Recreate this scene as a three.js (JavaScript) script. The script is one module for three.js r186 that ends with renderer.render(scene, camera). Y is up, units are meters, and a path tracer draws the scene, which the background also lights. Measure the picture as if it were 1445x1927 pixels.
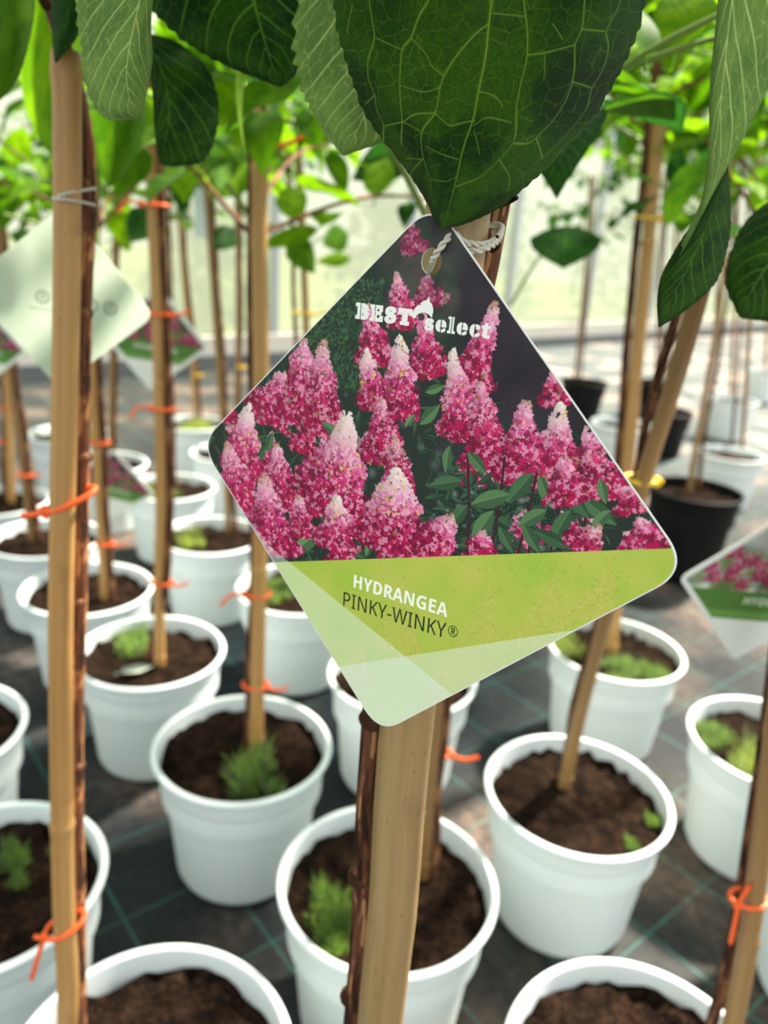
import * as THREE from 'three';
import { mergeGeometries, mergeVertices } from 'three/addons/utils/BufferGeometryUtils.js';
import { RoundedBoxGeometry } from 'three/addons/geometries/RoundedBoxGeometry.js';

// ---------------------------------------------------------------- camera, sky, sun, exposure
const scene = new THREE.Scene();
const EYE = 0.78, PITCH = 19.5 * Math.PI / 180, ROLL = 3.9 * Math.PI / 180, FOV = 67.3;
const camera = new THREE.PerspectiveCamera(FOV, 1445 / 1927, 0.01, 200);
camera.position.set(0, EYE, 0);
camera.rotation.set(-PITCH, 0, ROLL, 'XYZ');
camera.focus = 0.207;
camera.userData.fStop = 10.5;
camera.updateMatrixWorld(true);
scene.background = new THREE.Color(0.95, 1.0, 0.985);
scene.backgroundIntensity = 0.5;
const sun = new THREE.DirectionalLight(new THREE.Color(1, 0.92, 0.78), 6.2);
sun.position.set(5.0, 8.0, -5.2);
sun.target.position.set(0, 0, -1);
sun.castShadow = true;
sun.shadow.radius = 8;
sun.shadow.mapSize.set(2048, 2048);
Object.assign(sun.shadow.camera, { left: -6, right: 6, top: 6, bottom: -6, near: 0.5, far: 30 });
sun.name = 'sun';
scene.add(sun, sun.target);
const renderer = new THREE.WebGLRenderer();
renderer.toneMapping = THREE.LinearToneMapping;
renderer.toneMappingExposure = 3.0;
renderer.shadowMap.enabled = true;

// ---------------------------------------------------------------- helpers
const V = (x, y, z) => new THREE.Vector3(x, y, z);
const FL = 963.5 / Math.tan(FOV * Math.PI / 360);
let seed = 20240611;
const rnd = () => { seed = (seed + 0x6d2b79f5) | 0; let t = Math.imul(seed ^ (seed >>> 15), 1 | seed); t = (t + Math.imul(t ^ (t >>> 7), 61 | t)) ^ t; return ((t ^ (t >>> 14)) >>> 0) / 4294967296; };
const rr = (a, b) => a + (b - a) * rnd();
const sm = (a, b, x) => { const t = Math.min(1, Math.max(0, (x - a) / (b - a))); return t * t * (3 - 2 * t); };
const mixc = (a, b, t) => [a[0] + (b[0] - a[0]) * t, a[1] + (b[1] - a[1]) * t, a[2] + (b[2] - a[2]) * t];
const sight = (x, y) => V((x - 722.5) / FL, -(y - 963.5) / FL, -1).applyQuaternion(camera.quaternion);   // direction whose depth is 1
const at = (x, y, d) => sight(x, y).multiplyScalar(d).add(camera.position);                                // measured point -> place
const onLevel = (x, y, h) => { const s = sight(x, y); return s.multiplyScalar((h - EYE) / s.y).add(camera.position); };
const away = (x, y, r) => { const s = sight(x, y); return s.multiplyScalar(r / Math.hypot(s.x, s.z)).add(camera.position); };
const names = new Map();
const numbered = (n) => { const k = names.get(n) ?? 0; names.set(n, k + 1); return k ? n + '_' + String(k).padStart(3, '0') : n; };
const tag = (o, label, category, group, kind) => { Object.assign(o.userData, { label, category }); if (group) o.userData.group = group; if (kind) o.userData.kind = kind; return o; };
const shade = (o) => { o.castShadow = o.receiveShadow = true; return o; };
function thing(name, label, category, pos, group) {
  const o = new THREE.Group(); o.name = numbered(name); if (pos) o.position.copy(pos);
  scene.add(o); return tag(o, label, category, group);
}
function part(name, geo, m, parent, pos) { const o = shade(new THREE.Mesh(geo, m)); o.name = name; if (pos) o.position.copy(pos); parent.add(o); return o; }
function hash(x, y, s = 0) { let h = Math.imul(x | 0, 374761393) ^ Math.imul(y | 0, 668265263) ^ Math.imul(s | 0, 974634777); h = Math.imul(h ^ (h >>> 13), 1274126177); return ((h ^ (h >>> 16)) >>> 0) / 4294967296; }
function vnoise(x, y, per = 0, s = 0) {
  const ix = Math.floor(x), iy = Math.floor(y), fx = x - ix, fy = y - iy, u = fx * fx * (3 - 2 * fx), v = fy * fy * (3 - 2 * fy);
  const w = per ? (a) => ((a % per) + per) % per : (a) => a;
  const a = hash(w(ix), w(iy), s), b = hash(w(ix + 1), w(iy), s), c = hash(w(ix), w(iy + 1), s), d = hash(w(ix + 1), w(iy + 1), s);
  return a + (b - a) * u + (c - a) * v + (a - b - c + d) * u * v;
}
const fbm = (x, y, o = 4, per = 0, s = 0) => { let t = 0, a = 0.5, n = 0; for (let i = 0; i < o; i++) { t += a * vnoise(x, y, per, s + i); n += a; a *= 0.5; x *= 2; y *= 2; per *= 2; } return t / n; };
function dataTex(w, h, f, srgb, repeat = true) {
  const d = new Uint8Array(w * h * 4);
  for (let y = 0; y < h; y++) for (let x = 0; x < w; x++) { const c = f((x + 0.5) / w, (y + 0.5) / h), i = (y * w + x) * 4; d[i] = c[0]; d[i + 1] = c[1]; d[i + 2] = c[2]; d[i + 3] = 255; }
  const t = new THREE.DataTexture(d, w, h); t.magFilter = THREE.LinearFilter; t.minFilter = THREE.LinearFilter;
  if (srgb) t.colorSpace = THREE.SRGBColorSpace;
  if (repeat) t.wrapS = t.wrapT = THREE.RepeatWrapping;
  t.needsUpdate = true; return t;
}
const clamp8 = (c) => c.map((x) => Math.max(0, Math.min(255, x)));
function canvasTex(w, h, draw) { const c = document.createElement('canvas'); c.width = w; c.height = h; draw(c.getContext('2d'), w, h); const t = new THREE.CanvasTexture(c); t.colorSpace = THREE.SRGBColorSpace; return t; }

// sweep a section along points; radius(t, s) ; square > 2 flattens the faces; uv: u round, v metres
function sweep(pts, radius, { rows = 24, sides = 10, square = 2, turn = 0, nodes = [], cap = true, flat = 1 } = {}) {
  const curve = new THREE.CatmullRomCurve3(pts, false, 'centripetal'), L = curve.getLength();
  let ts = []; for (let i = 0; i <= rows; i++) ts.push(i / rows);
  for (const n of nodes) for (const d of [-0.008, -0.003, 0, 0.0015, 0.006]) { const t = (n + d) / L; if (t > 0.005 && t < 0.995) ts.push(t); }
  ts = ts.sort((a, b) => a - b);
  const pos = [], uv = [], idx = [];
  let ref = V(1, 0, 0).applyAxisAngle(V(0, 1, 0), turn);
  ts.forEach((t, k) => {
    const p = curve.getPointAt(t), d = curve.getTangentAt(t), a = ref.clone().sub(d.clone().multiplyScalar(ref.dot(d))).normalize(), b = d.clone().cross(a);
    ref = a.clone();
    let r = radius(t, t * L);
    for (const n of nodes) { const e = (t * L - n); r *= 1 + 0.13 * Math.exp(-(e * e) / 1.2e-5) - 0.06 * Math.exp(-((e - 0.006) ** 2) / 1e-5); }
    for (let i = 0; i <= sides; i++) {
      const th = i / sides * Math.PI * 2, c = Math.cos(th), s = Math.sin(th), q = Math.pow(Math.pow(Math.abs(c), square) + Math.pow(Math.abs(s), square), -1 / square);
      const v = p.clone().addScaledVector(a, c * q * r).addScaledVector(b, s * q * r * flat);
      pos.push(v.x, v.y, v.z); uv.push(i / sides, t * L);
      if (k && i) { const m = sides + 1, o = k * m + i; idx.push(o - m - 1, o - m, o, o - m - 1, o, o - 1); }
    }
  });
  if (cap) for (const [k, p] of [[0, curve.getPointAt(0)], [ts.length - 1, curve.getPointAt(1)]]) {
    const m = sides + 1, c = pos.length / 3; pos.push(p.x, p.y, p.z); uv.push(0.5, 0);
    for (let i = 0; i < sides; i++) idx.push(c, k * m + i + (k ? 0 : 1), k * m + i + (k ? 1 : 0));
  }
  const g = new THREE.BufferGeometry();
  g.setAttribute('position', new THREE.Float32BufferAttribute(pos, 3)); g.setAttribute('uv', new THREE.Float32BufferAttribute(uv, 2)); g.setIndex(idx); g.computeVertexNormals();
  return g;
}
const tube = (pts, r, rows = 20, sides = 7, closed = false) => new THREE.TubeGeometry(new THREE.CatmullRomCurve3(pts, closed), rows, r, sides, closed);
function scaleUV(g, a, b) { const u = g.attributes.uv; for (let i = 0; i < u.count; i++) u.setXY(i, u.getX(i) * a, u.getY(i) * b); return g; }

// ---------------------------------------------------------------- textures and materials
const SM = (o) => new THREE.MeshStandardMaterial(o), PM = (o) => new THREE.MeshPhysicalMaterial(o);

// woven weed fabric: one metre-square pattern of 16 x 16 cells of 127 mm with teal marker yarns, brown dust trodden into it
const CELL = 0.127;
const fabricMap = dataTex(2048, 2048, (u, v) => {
  const fx = (u * 16) % 1, fy = (v * 16) % 1, px = u * 2048, py = v * 2048;
  const weave = 5 * Math.sin(px * 1.57) * Math.sin(py * 1.57);
  const dust = sm(0.42, 0.72, fbm(u * 10, v * 10, 5, 10, 3)), fine = fbm(u * 200, v * 200, 2, 200, 9);
  let c = mixc([26, 30, 32], [74, 66, 61], 0.55 * dust * (0.5 + fine));
  c = c.map((x) => x + weave + (fine - 0.5) * 10);
  const lx = Math.min(fx, 1 - fx) * 128, ly = Math.min(fy, 1 - fy) * 128, wear = 0.55 + 0.45 * fbm(u * 60, v * 60, 2, 60, 5);
  const k = Math.max(lx < 1.3 ? 1 : 0, ly < 1.2 ? 0.85 : 0) * wear;
  return clamp8(mixc(c, [44, 118, 112], 0.7 * k));
}, true);
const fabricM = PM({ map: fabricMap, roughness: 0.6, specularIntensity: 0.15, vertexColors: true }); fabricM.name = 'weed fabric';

const soilMap = dataTex(512, 512, (u, v) => {
  const a = fbm(u * 16, v * 16, 5, 16, 1), b = fbm(u * 70, v * 70, 3, 70, 2), e = fbm(u * 120, v * 120, 1, 120, 7);
  let c = mixc([15, 10, 7], [46, 32, 23], sm(0.3, 0.75, a * 0.5 + b * 0.5));
  if (e > 0.88) c = mixc(c, [104, 74, 46], 0.5);
  return clamp8(c);
}, true);
const soilBump = dataTex(512, 512, (u, v) => { const h = 255 * (0.5 * fbm(u * 24, v * 24, 4, 24, 1) + 0.5 * fbm(u * 80, v * 80, 3, 80, 2)); return [h, h, h]; });
const soilM = PM({ map: soilMap, bumpMap: soilBump, bumpScale: 0.006, roughness: 1, specularIntensity: 0.1 });
const soilRedM = PM({ map: soilMap, bumpMap: soilBump, bumpScale: 0.006, roughness: 1, specularIntensity: 0.1, color: new THREE.Color(2.2, 1.5, 1.15) });
const whitePotM = PM({ color: new THREE.Color(0.74, 0.81, 0.815), roughness: 0.42, specularIntensity: 0.6 }); whitePotM.name = 'white plastic';
const blackPotM = PM({ color: new THREE.Color(0.004, 0.005, 0.006), roughness: 0.5, specularIntensity: 0.3 });
const orangeM = PM({ color: new THREE.Color(0.95, 0.13, 0.02), roughness: 0.45 });
const yellowM = PM({ color: new THREE.Color(0.85, 0.55, 0.03), roughness: 0.45 });
const twineM = SM({ color: new THREE.Color(0.62, 0.59, 0.5), roughness: 0.95 });
const mossM = PM({ color: new THREE.Color(0.13, 0.24, 0.012), roughness: 0.95, transmission: 0.3 });
const mossPaleM = PM({ color: new THREE.Color(0.26, 0.34, 0.025), roughness: 0.95, transmission: 0.3 });

const bambooMap = dataTex(256, 1024, (u, v) => {
  const st = fbm(u * 48, v * 5, 3, 0, 4), st2 = fbm(u * 14, v * 2.2, 3, 0, 8), sp = fbm(u * 60, v * 90, 2, 0, 6);
  let c = mixc([158, 120, 76], [205, 170, 122], 0.35 * st + 0.65 * st2);
  if (sp > 0.84) c = mixc(c, [98, 72, 46], 0.3);
  return clamp8(mixc(c, [120, 84, 56], 0.3 * sm(0.6, 0.8, fbm(u * 5, v * 7, 3, 0, 15))));
}, true);
bambooMap.repeat.set(1, 3);
const bambooM = [[0.74, 0.8, 0.76], [0.95, 0.84, 0.58], [0.5, 0.44, 0.33], [0.62, 0.57, 0.44]].map((c) => PM({ map: bambooMap, roughness: 0.5, color: new THREE.Color(...c), clearcoat: 0.15, clearcoatRoughness: 0.4 }));
const barkH = (u, v) => { const w = 0.6 * fbm(u * 4, v * 3, 3, 0, 33); return fbm(u * 11 + w * 3, v * 5 + w, 4, 0, 21); };
const barkMap = dataTex(256, 512, (u, v) => {
  const h = barkH(u, v); let c = mixc([38, 22, 16], [88, 58, 42], sm(0.3, 0.65, h));
  c = mixc(c, [170, 132, 92], 0.75 * sm(0.62, 0.7, h) * sm(0.35, 0.6, fbm(u * 20, v * 9, 2, 0, 3)));
  return clamp8(c);
}, true);
const barkBump = dataTex(256, 512, (u, v) => { const h = 255 * barkH(u, v); return [h, h, h]; });
barkMap.repeat.set(1, 12); barkBump.repeat.set(1, 12);
const barkM = [PM({ map: barkMap, bumpMap: barkBump, bumpScale: 0.0012, roughness: 0.75, specularIntensity: 0.3, color: new THREE.Color(1.3, 1.2, 1.12) }), SM({ map: barkMap, roughness: 0.8, color: new THREE.Color(2.1, 1.7, 1.3) })];
const greenStemM = SM({ color: new THREE.Color(0.2, 0.28, 0.06), roughness: 0.6 });

// leaf vein field: strength of the veins at (u across -1..1, v base 0 .. tip 1)
const cellPts = (nx, ny, s) => (x, y) => {                        // difference of the two nearest cell points
  const gx = x * nx, gy = y * ny, ix = Math.floor(gx), iy = Math.floor(gy); let a = 9, b = 9;
  for (let j = -1; j < 2; j++) for (let i = -1; i < 2; i++) { const px = ix + i + 0.15 + 0.7 * hash(ix + i, iy + j, s) - gx, py = iy + j + 0.15 + 0.7 * hash(ix + i, iy + j, s + 1) - gy, d = Math.hypot(px, py); if (d < a) { b = a; a = d; } else if (d < b) b = d; }
  return b - a;
};
const coarse = cellPts(13, 22, 40), fineCell = cellPts(38, 60, 50);
function veins(u, v) {
  const au = Math.abs(u), side = u < 0 ? 0 : 1, wob = 0.03 * (vnoise(u * 4 + 9, v * 7, 0, 60) - 0.5);
  let k = sm(0.03 - 0.02 * v, 0.008, au);
  let s = 0;
  for (let i = 0; i < 9; i++) {
    const v0 = -0.06 + i * 0.108 + side * 0.035, d = Math.abs(v - (v0 + 0.36 * Math.pow(au, 1.12) - 0.05 * au * au) + wob);
    s = Math.max(s, sm(0.0085 - 0.005 * au, 0.0025, d) * (1 - 0.55 * sm(0.7, 1, au)));
  }
  const wx = u * 0.5 + 0.06 * (vnoise(u * 5, v * 8, 0, 70) - 0.5), wy = v - 0.3 * au + 0.04 * (vnoise(u * 6, v * 6, 0, 71) - 0.5);
  const c = sm(0.1, 0.02, coarse(wx, wy)) * 0.42, f = sm(0.16, 0.02, fineCell(wx, wy)) * 0.08;
  return Math.max(k, s * 0.95, c, f);
}
const veinField = new Float32Array(512 * 1024);
for (let y = 0; y < 1024; y++) for (let x = 0; x < 512; x++) veinField[y * 512 + x] = veins((x + 0.5) / 256 - 1, (y + 0.5) / 1024);
const vf = (u, v) => veinField[Math.min(1023, Math.floor(v * 1024)) * 512 + Math.min(511, Math.floor(u * 512))];
const leafTex = (base, base2, vein, amt) => dataTex(512, 1024, (u, v) => { const n = fbm(u * 6, v * 10, 4, 0, 80), g = fbm(u * 120, v * 200, 1, 0, 81); return clamp8(mixc(mixc(base, base2, sm(0.3, 0.7, n)).map((x) => x * (0.93 + 0.14 * g)), vein, amt * vf(u, v))); }, true, false);
const leafBump = dataTex(512, 1024, (u, v) => { const h = 255 * (1 - vf(u, v)); return [h, h, h]; }, false, false);
const leafTop = leafTex([16, 42, 8], [30, 62, 9], [92, 128, 34], 0.75), leafUnder = leafTex([78, 106, 56], [94, 120, 62], [178, 194, 130], 0.85);
const leafFresh = leafTex([98, 148, 6], [130, 176, 10], [160, 196, 50], 0.45);
// the vein net of the big leaf, [width, u, v, u, v ...] in thousandths of the blade
const NET = [[5,500,333,494,383,494,443,488,507,494,560,475,620,481,697,488,797,519,977],[3,494,377,456,397,400,440,363,477,350,500,338,550,256,587,219,643,238,687,231,717],[2.2,363,477,319,457,306,433,263,403],[3,331,313,325,333,294,360,263,403,225,423,200,493,181,567,112,613],[2,181,567,244,550,338,550],[2,181,567,256,587],[2.6,138,307,138,333,144,400,94,440,75,480,88,510,69,540,75,573,0,603],[2,144,400,188,413,225,423],[1.6,88,510,25,527],[1.8,75,573,181,567],[1.8,75,343,37,390],[2,331,550,394,577,456,567,500,563],[1.6,263,617,350,633,463,643],[1.6,238,693,394,703,475,687],[1.4,75,640,219,643],[3,588,297,588,333,625,437,631,500,650,540,719,603,700,640,656,687,494,717],[3,775,303,769,337,781,387,769,417,800,457,825,497,831,537,806,590,781,603,719,603],[2.4,625,437,681,433,769,417],[1.8,681,437,706,480],[2.4,894,337,888,353,863,390,900,417,919,460,906,490,944,527,931,583,913,650],[2.2,781,387,863,390],[2,819,483,906,490],[1.6,681,377,725,407],[1.6,500,573,544,553,656,563],[1.6,506,583,575,630],[1.6,506,357,594,363],[1.5,488,507,550,513,594,533],[1.5,200,493,294,510,350,500],[1.5,700,640,831,673,913,720],[1.5,219,643,0,680],[1.5,806,590,925,630],[5,500,0,498,180,500,333],[3,498,120,640,220,588,297],[3,498,60,760,180,775,303],[3,498,150,380,230,331,313],[3,498,80,220,190,138,307]];
const netCanvas = document.createElement('canvas'); netCanvas.width = netCanvas.height = 1024;
{ const g = netCanvas.getContext('2d'); g.fillStyle = '#000'; g.fillRect(0, 0, 1024, 1024); g.lineJoin = g.lineCap = 'round'; g.scale(1.024, 1.024);
  for (const pass of [0, 1]) for (const [w, ...p] of NET) { g.strokeStyle = pass ? '#fff' : 'rgba(255,255,255,0.25)'; g.lineWidth = w * (pass ? 1.25 : 3.2); g.beginPath(); g.moveTo(p[0], p[1]); for (let i = 2; i < p.length - 2; i += 2) { const b = 0.35; g.lineTo(p[i] + (p[i - 2] - p[i]) * b, p[i + 1] + (p[i - 1] - p[i + 1]) * b); g.quadraticCurveTo(p[i], p[i + 1], p[i] + (p[i + 2] - p[i]) * b, p[i + 1] + (p[i + 3] - p[i + 1]) * b); } g.lineTo(p[p.length - 2], p[p.length - 1]); g.stroke(); } }
const netData = netCanvas.getContext('2d').getImageData(0, 0, 1024, 1024).data;
const smallNet = cellPts(16, 30, 140);
const bigVein = (u, v) => Math.max(netData[(Math.min(1023, Math.floor(v * 1024)) * 1024 + Math.min(1023, Math.floor(u * 1024))) * 4] / 255, sm(0.09, 0.01, smallNet(u + 0.03 * vnoise(u * 20, v * 30, 0, 3), v + 0.02 * vnoise(u * 18, v * 25, 0, 4))) * (0.16 + 0.3 * vnoise(u * 9, v * 12, 0, 8)));
const bigLeafMap = dataTex(1024, 1024, (u, v) => { const n = fbm(u * 5, v * 8, 4, 0, 180), g = fbm(u * 160, v * 220, 2, 0, 181); return clamp8(mixc(mixc([20, 46, 6], [44, 80, 6], sm(0.3, 0.7, n)).map((x) => x * (0.8 + 0.4 * g)), [122, 152, 40], 0.85 * bigVein(u, v))); }, true, false);
const bigLeafBump = dataTex(1024, 1024, (u, v) => { const h = 255 * (0.8 - 0.7 * bigVein(u, v) + 0.2 * fbm(u * 90, v * 130, 2, 0, 182)); return [h, h, h]; }, false, false);
const LM = (map, o) => PM({ map, roughness: 0.97, specularIntensity: 0.12, bumpMap: leafBump, ...o });
const L_big = LM(bigLeafMap, { transmission: 0.34, bumpMap: bigLeafBump, bumpScale: 0.0006, clearcoat: 0.12, clearcoatRoughness: 0.4 });
const L_dark = LM(leafTop, { transmission: 0.34, color: new THREE.Color(1.7, 1.7, 2.0), bumpScale: 0.0007, clearcoat: 0.06, clearcoatRoughness: 0.4 });
const L_under = LM(leafUnder, { transmission: 0.4, bumpScale: 0.0004, color: new THREE.Color(1.8, 1.75, 1.6) });
const L_fresh = LM(leafFresh, { transmission: 0.6, bumpScale: 0.0004, clearcoat: 0.06, clearcoatRoughness: 0.4 });
const L_mid = LM(leafFresh, { transmission: 0.55, bumpScale: 0.0004, color: new THREE.Color(0.42, 0.55, 0.6), clearcoat: 0.08, clearcoatRoughness: 0.4 });
const L_deep = LM(leafTop, { transmission: 0.45, bumpScale: 0.0004, color: new THREE.Color(1.3, 1.9, 2.6), clearcoat: 0.14, clearcoatRoughness: 0.4 });

// ---------------------------------------------------------------- floor, outside ground, translucent wall
const WALL_A = V(-1.57, 0, -4.04), WALL_D = V(2.33 + 1.57, 0, -7.76 + 4.04).normalize(), WALL_N = V(-WALL_D.z, 0, WALL_D.x).multiplyScalar(-1);   // WALL_N points outward (away from the eye)
if (WALL_N.z > 0) WALL_N.multiplyScalar(-1);
const onWall = (s, out = 0, y = 0) => WALL_A.clone().addScaledVector(WALL_D, s).addScaledVector(WALL_N, out).setY(y);
function slab(corners, thick, m, name, uvf, N = 24, tint) {                      // a flat slab with thickness from four corners at the top
  const pos = [], uv = [], idx = [], col = [];
  for (let j = 0; j <= N; j++) for (let i = 0; i <= N; i++) { const a = corners[0].clone().lerp(corners[1], i / N), b = corners[3].clone().lerp(corners[2], i / N), p = a.lerp(b, j / N); pos.push(p.x, p.y, p.z); uv.push(...uvf(p)); if (tint) col.push(...tint(p)); if (i && j) { const o = j * (N + 1) + i; idx.push(o - N - 2, o - N - 1, o, o - N - 2, o, o - 1); } }
  const n = pos.length / 3, ring = [0, N, (N + 1) * (N + 1) - 1, N * (N + 1)];
  for (const k of ring) { pos.push(pos[k * 3], pos[k * 3 + 1] - thick, pos[k * 3 + 2]); uv.push(uv[k * 2], uv[k * 2 + 1]); if (tint) col.push(1, 1, 1); }
  for (let k = 0; k < 4; k++) { const a = ring[k], b = ring[(k + 1) % 4], c = n + k, d = n + (k + 1) % 4; idx.push(a, c, d, a, d, b); }
  idx.push(n, n + 1, n + 2, n, n + 2, n + 3);
  const g = new THREE.BufferGeometry(); g.setAttribute('position', new THREE.Float32BufferAttribute(pos, 3)); g.setAttribute('uv', new THREE.Float32BufferAttribute(uv, 2)); g.setIndex(idx); g.computeVertexNormals(); if (tint) g.setAttribute('color', new THREE.Float32BufferAttribute(col, 3));
  const o = shade(new THREE.Mesh(g, m)); o.name = name; scene.add(o); o.userData.kind = 'structure'; return o;
}
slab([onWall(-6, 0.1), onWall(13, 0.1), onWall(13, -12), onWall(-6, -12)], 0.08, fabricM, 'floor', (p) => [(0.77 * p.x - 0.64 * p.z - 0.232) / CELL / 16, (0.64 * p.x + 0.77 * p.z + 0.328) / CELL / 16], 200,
  (p) => { const d = Math.min(1, sm(0.42, 0.8, fbm(p.x * 1.6 + 40, p.z * 1.6 + 40, 4, 0, 11) + 0.28 * sm(-0.3, 0.6, p.x) + 0.25 * sm(1.2, 3.5, -p.z)) ); return mixc(mixc([0.78, 0.98, 1.1], [3.4, 2.75, 2.4], d), [11, 9.2, 8.4], 0.85 * sm(1.9, 3.6, -p.z) * sm(-1.2, 0.9, p.x)); });   // dry brown dust trodden over the cloth; the pale far right is painted sunlight
const grassM = SM({ map: dataTex(256, 256, (u, v) => clamp8(mixc([96, 112, 52], [150, 160, 96], fbm(u * 12, v * 12, 4, 12, 5))), true), roughness: 1 });
slab([onWall(-9, 26, -0.05), onWall(18, 26, -0.05), onWall(18, 0.11, -0.05), onWall(-9, 0.11, -0.05)], 0.05, grassM, 'ground_outside', (p) => [p.x / 2, p.z / 2]);

const wall = new THREE.Group(); wall.name = 'wall_back'; wall.userData.kind = 'structure'; scene.add(wall);
{
  const yaw = Math.atan2(-WALL_D.z, WALL_D.x);
  const filmBump = dataTex(256, 256, (u, v) => { const h = 255 * fbm(u * 5, v * 3, 4, 0, 77); return [h, h, h]; });
  const panelM = PM({ color: new THREE.Color(0.93, 0.93, 0.86), roughness: 0.64, transmission: 0.88, bumpMap: filmBump, bumpScale: 0.01 });
  const steelM = SM({ color: new THREE.Color(0.42, 0.45, 0.46), roughness: 0.4, metalness: 0.6 }), curbM = SM({ color: new THREE.Color(0.55, 0.52, 0.46), roughness: 0.8 }), railM = SM({ color: new THREE.Color(0.1, 0.11, 0.115), roughness: 0.6 });
  const boxAt = (name, w, h, d, s, y, out, m, r = 0.004) => { const o = part(name, new RoundedBoxGeometry(w, h, d, 2, r), m, wall, onWall(s, out, y)); o.rotation.y = yaw; return o; };
  const pg = new THREE.BoxGeometry(1.08, 2.6, 0.006), postG = new RoundedBoxGeometry(0.05, 2.75, 0.05, 2, 0.006);
  for (let i = -5; i < 11; i++) {
    const o = part('panel', pg, panelM, wall, onWall(i * 1.12 + 0.56, 0.01, 1.5)); o.rotation.y = yaw;
    const p = part('post', postG, steelM, wall, onWall(i * 1.12, -0.01, 1.42)); p.rotation.y = yaw;
  }
  boxAt('base_rail', 18.5, 0.09, 0.1, 3.0, 0.045, -0.02, railM);
  boxAt('sill_board', 18.5, 0.1, 0.06, 3.0, 0.14, -0.01, curbM);
  boxAt('top_rail', 18.5, 0.07, 0.06, 3.0, 2.82, -0.01, steelM);
  boxAt('middle_rail', 18.5, 0.045, 0.04, 3.0, 1.62, -0.03, steelM);
}

// ---------------------------------------------------------------- leaves
const leafProfile = (v) => Math.pow(Math.sin(Math.PI * Math.pow(Math.min(1, Math.max(0, v)), 0.72)), 0.85) * (1 - 0.25 * sm(0.75, 1, v));
function leafGeo(L, W, droop, fold, wave, ph) {                      // base at the origin, tip towards +z, upper side +y, a petiole of its own
  const R = 10, C = 6, pos = [], uv = [], idx = [], pet = 0.16 * L;
  for (let j = 0; j <= R; j++) for (let i = 0; i <= C; i++) {
    const v = j / R, u = i / C * 2 - 1, w = W / 2 * Math.max(leafProfile(v), 0.02), z = pet + L * v;
    pos.push(u * w, -droop * v * v * L + fold * Math.abs(u) * w + wave * Math.sin(v * 9 + ph + u) * Math.abs(u) * w, z - 0.1 * droop * v * v * L);
    uv.push((u + 1) / 2, v);
    if (i && j) { const o = j * (C + 1) + i; idx.push(o - C - 2, o, o - C - 1, o - C - 2, o - 1, o); }
  }
  const blade = new THREE.BufferGeometry(); blade.setAttribute('position', new THREE.Float32BufferAttribute(pos, 3)); blade.setAttribute('uv', new THREE.Float32BufferAttribute(uv, 2)); blade.setIndex(idx); blade.computeVertexNormals();
  const p = new THREE.CylinderGeometry(0.0011, 0.0015, pet * 1.1, 5, 1, true); p.rotateX(Math.PI / 2); p.translate(0, 0, pet / 2);
  const pu = p.attributes.uv; for (let i = 0; i < pu.count; i++) pu.setXY(i, 0.5, 0.1);
  return mergeGeometries([blade, p]);
}
const leafKinds = []; for (let i = 0; i < 8; i++) leafKinds.push(leafGeo(0.085, rr(0.045, 0.06), rr(0.1, 0.5), rr(0.05, 0.4), rr(0, 0.18), rr(0, 6)));
const basis = new THREE.Matrix4();
function putLeaf(parent, origin, base, dir, up, size, m) {
  const f = dir.clone().normalize(), x = up.clone().cross(f).normalize(), y = f.clone().cross(x);
  const o = shade(new THREE.Mesh(leafKinds[Math.floor(rnd() * leafKinds.length)], m)); o.name = 'leaf';
  basis.makeBasis(x, y, f); o.quaternion.setFromRotationMatrix(basis); o.scale.setScalar(size); o.position.copy(base).sub(origin); parent.add(o); return o;
}
// a leaf spanned by stations from base to tip, each [midrib, left edge, right edge]
function wideLeaf(parent, origin, st, m, { teeth = 26, tooth = 0.035, rows = 64, cols = 24, name = 'leaf', bulge = 0 } = {}) {
  const c = [0, 1, 2].map((k) => new THREE.CatmullRomCurve3(st.map((s) => s[k]), false, 'centripetal'));
  const pos = [], uv = [], idx = [];
  for (let j = 0; j <= rows; j++) {
    const t = j / rows, [M, Lf, Rt] = c.map((q) => q.getPoint(t));
    for (let i = 0; i <= cols; i++) {
      let u = i / cols * 2 - 1; const e = Math.abs(u), saw = (t * teeth) % 1;
      const uu = u * (1 + (e > 0.99 ? tooth * (saw * 1.6 - 0.8) : e > 0.9 ? tooth * 0.3 * (saw - 0.5) : 0));
      const p = M.clone().multiplyScalar(1 - uu * uu).addScaledVector(Lf, uu * (uu - 1) / 2).addScaledVector(Rt, uu * (uu + 1) / 2);
      pos.push(p.x - origin.x, p.y - origin.y, p.z - origin.z); uv.push((u + 1) / 2, t);
      if (i && j) { const o = j * (cols + 1) + i; idx.push(o - cols - 2, o - 1, o, o - cols - 2, o, o - cols - 1); }
    }
  }
  const g = new THREE.BufferGeometry(); g.setAttribute('position', new THREE.Float32BufferAttribute(pos, 3)); g.setAttribute('uv', new THREE.Float32BufferAttribute(uv, 2)); g.setIndex(idx); g.computeVertexNormals();
  return part(name, g, m, parent);
}
// stations written as [mx, my, lx, ly, rx, ry, depth of midrib, extra depth of the left and right edge]
const stations = (rows) => rows.map(([mx, my, lx, ly, rx, ry, d, dl, dr]) => [at(mx, my, d), at(lx, ly, d + dl), at(rx, ry, d + dr)]);

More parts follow.
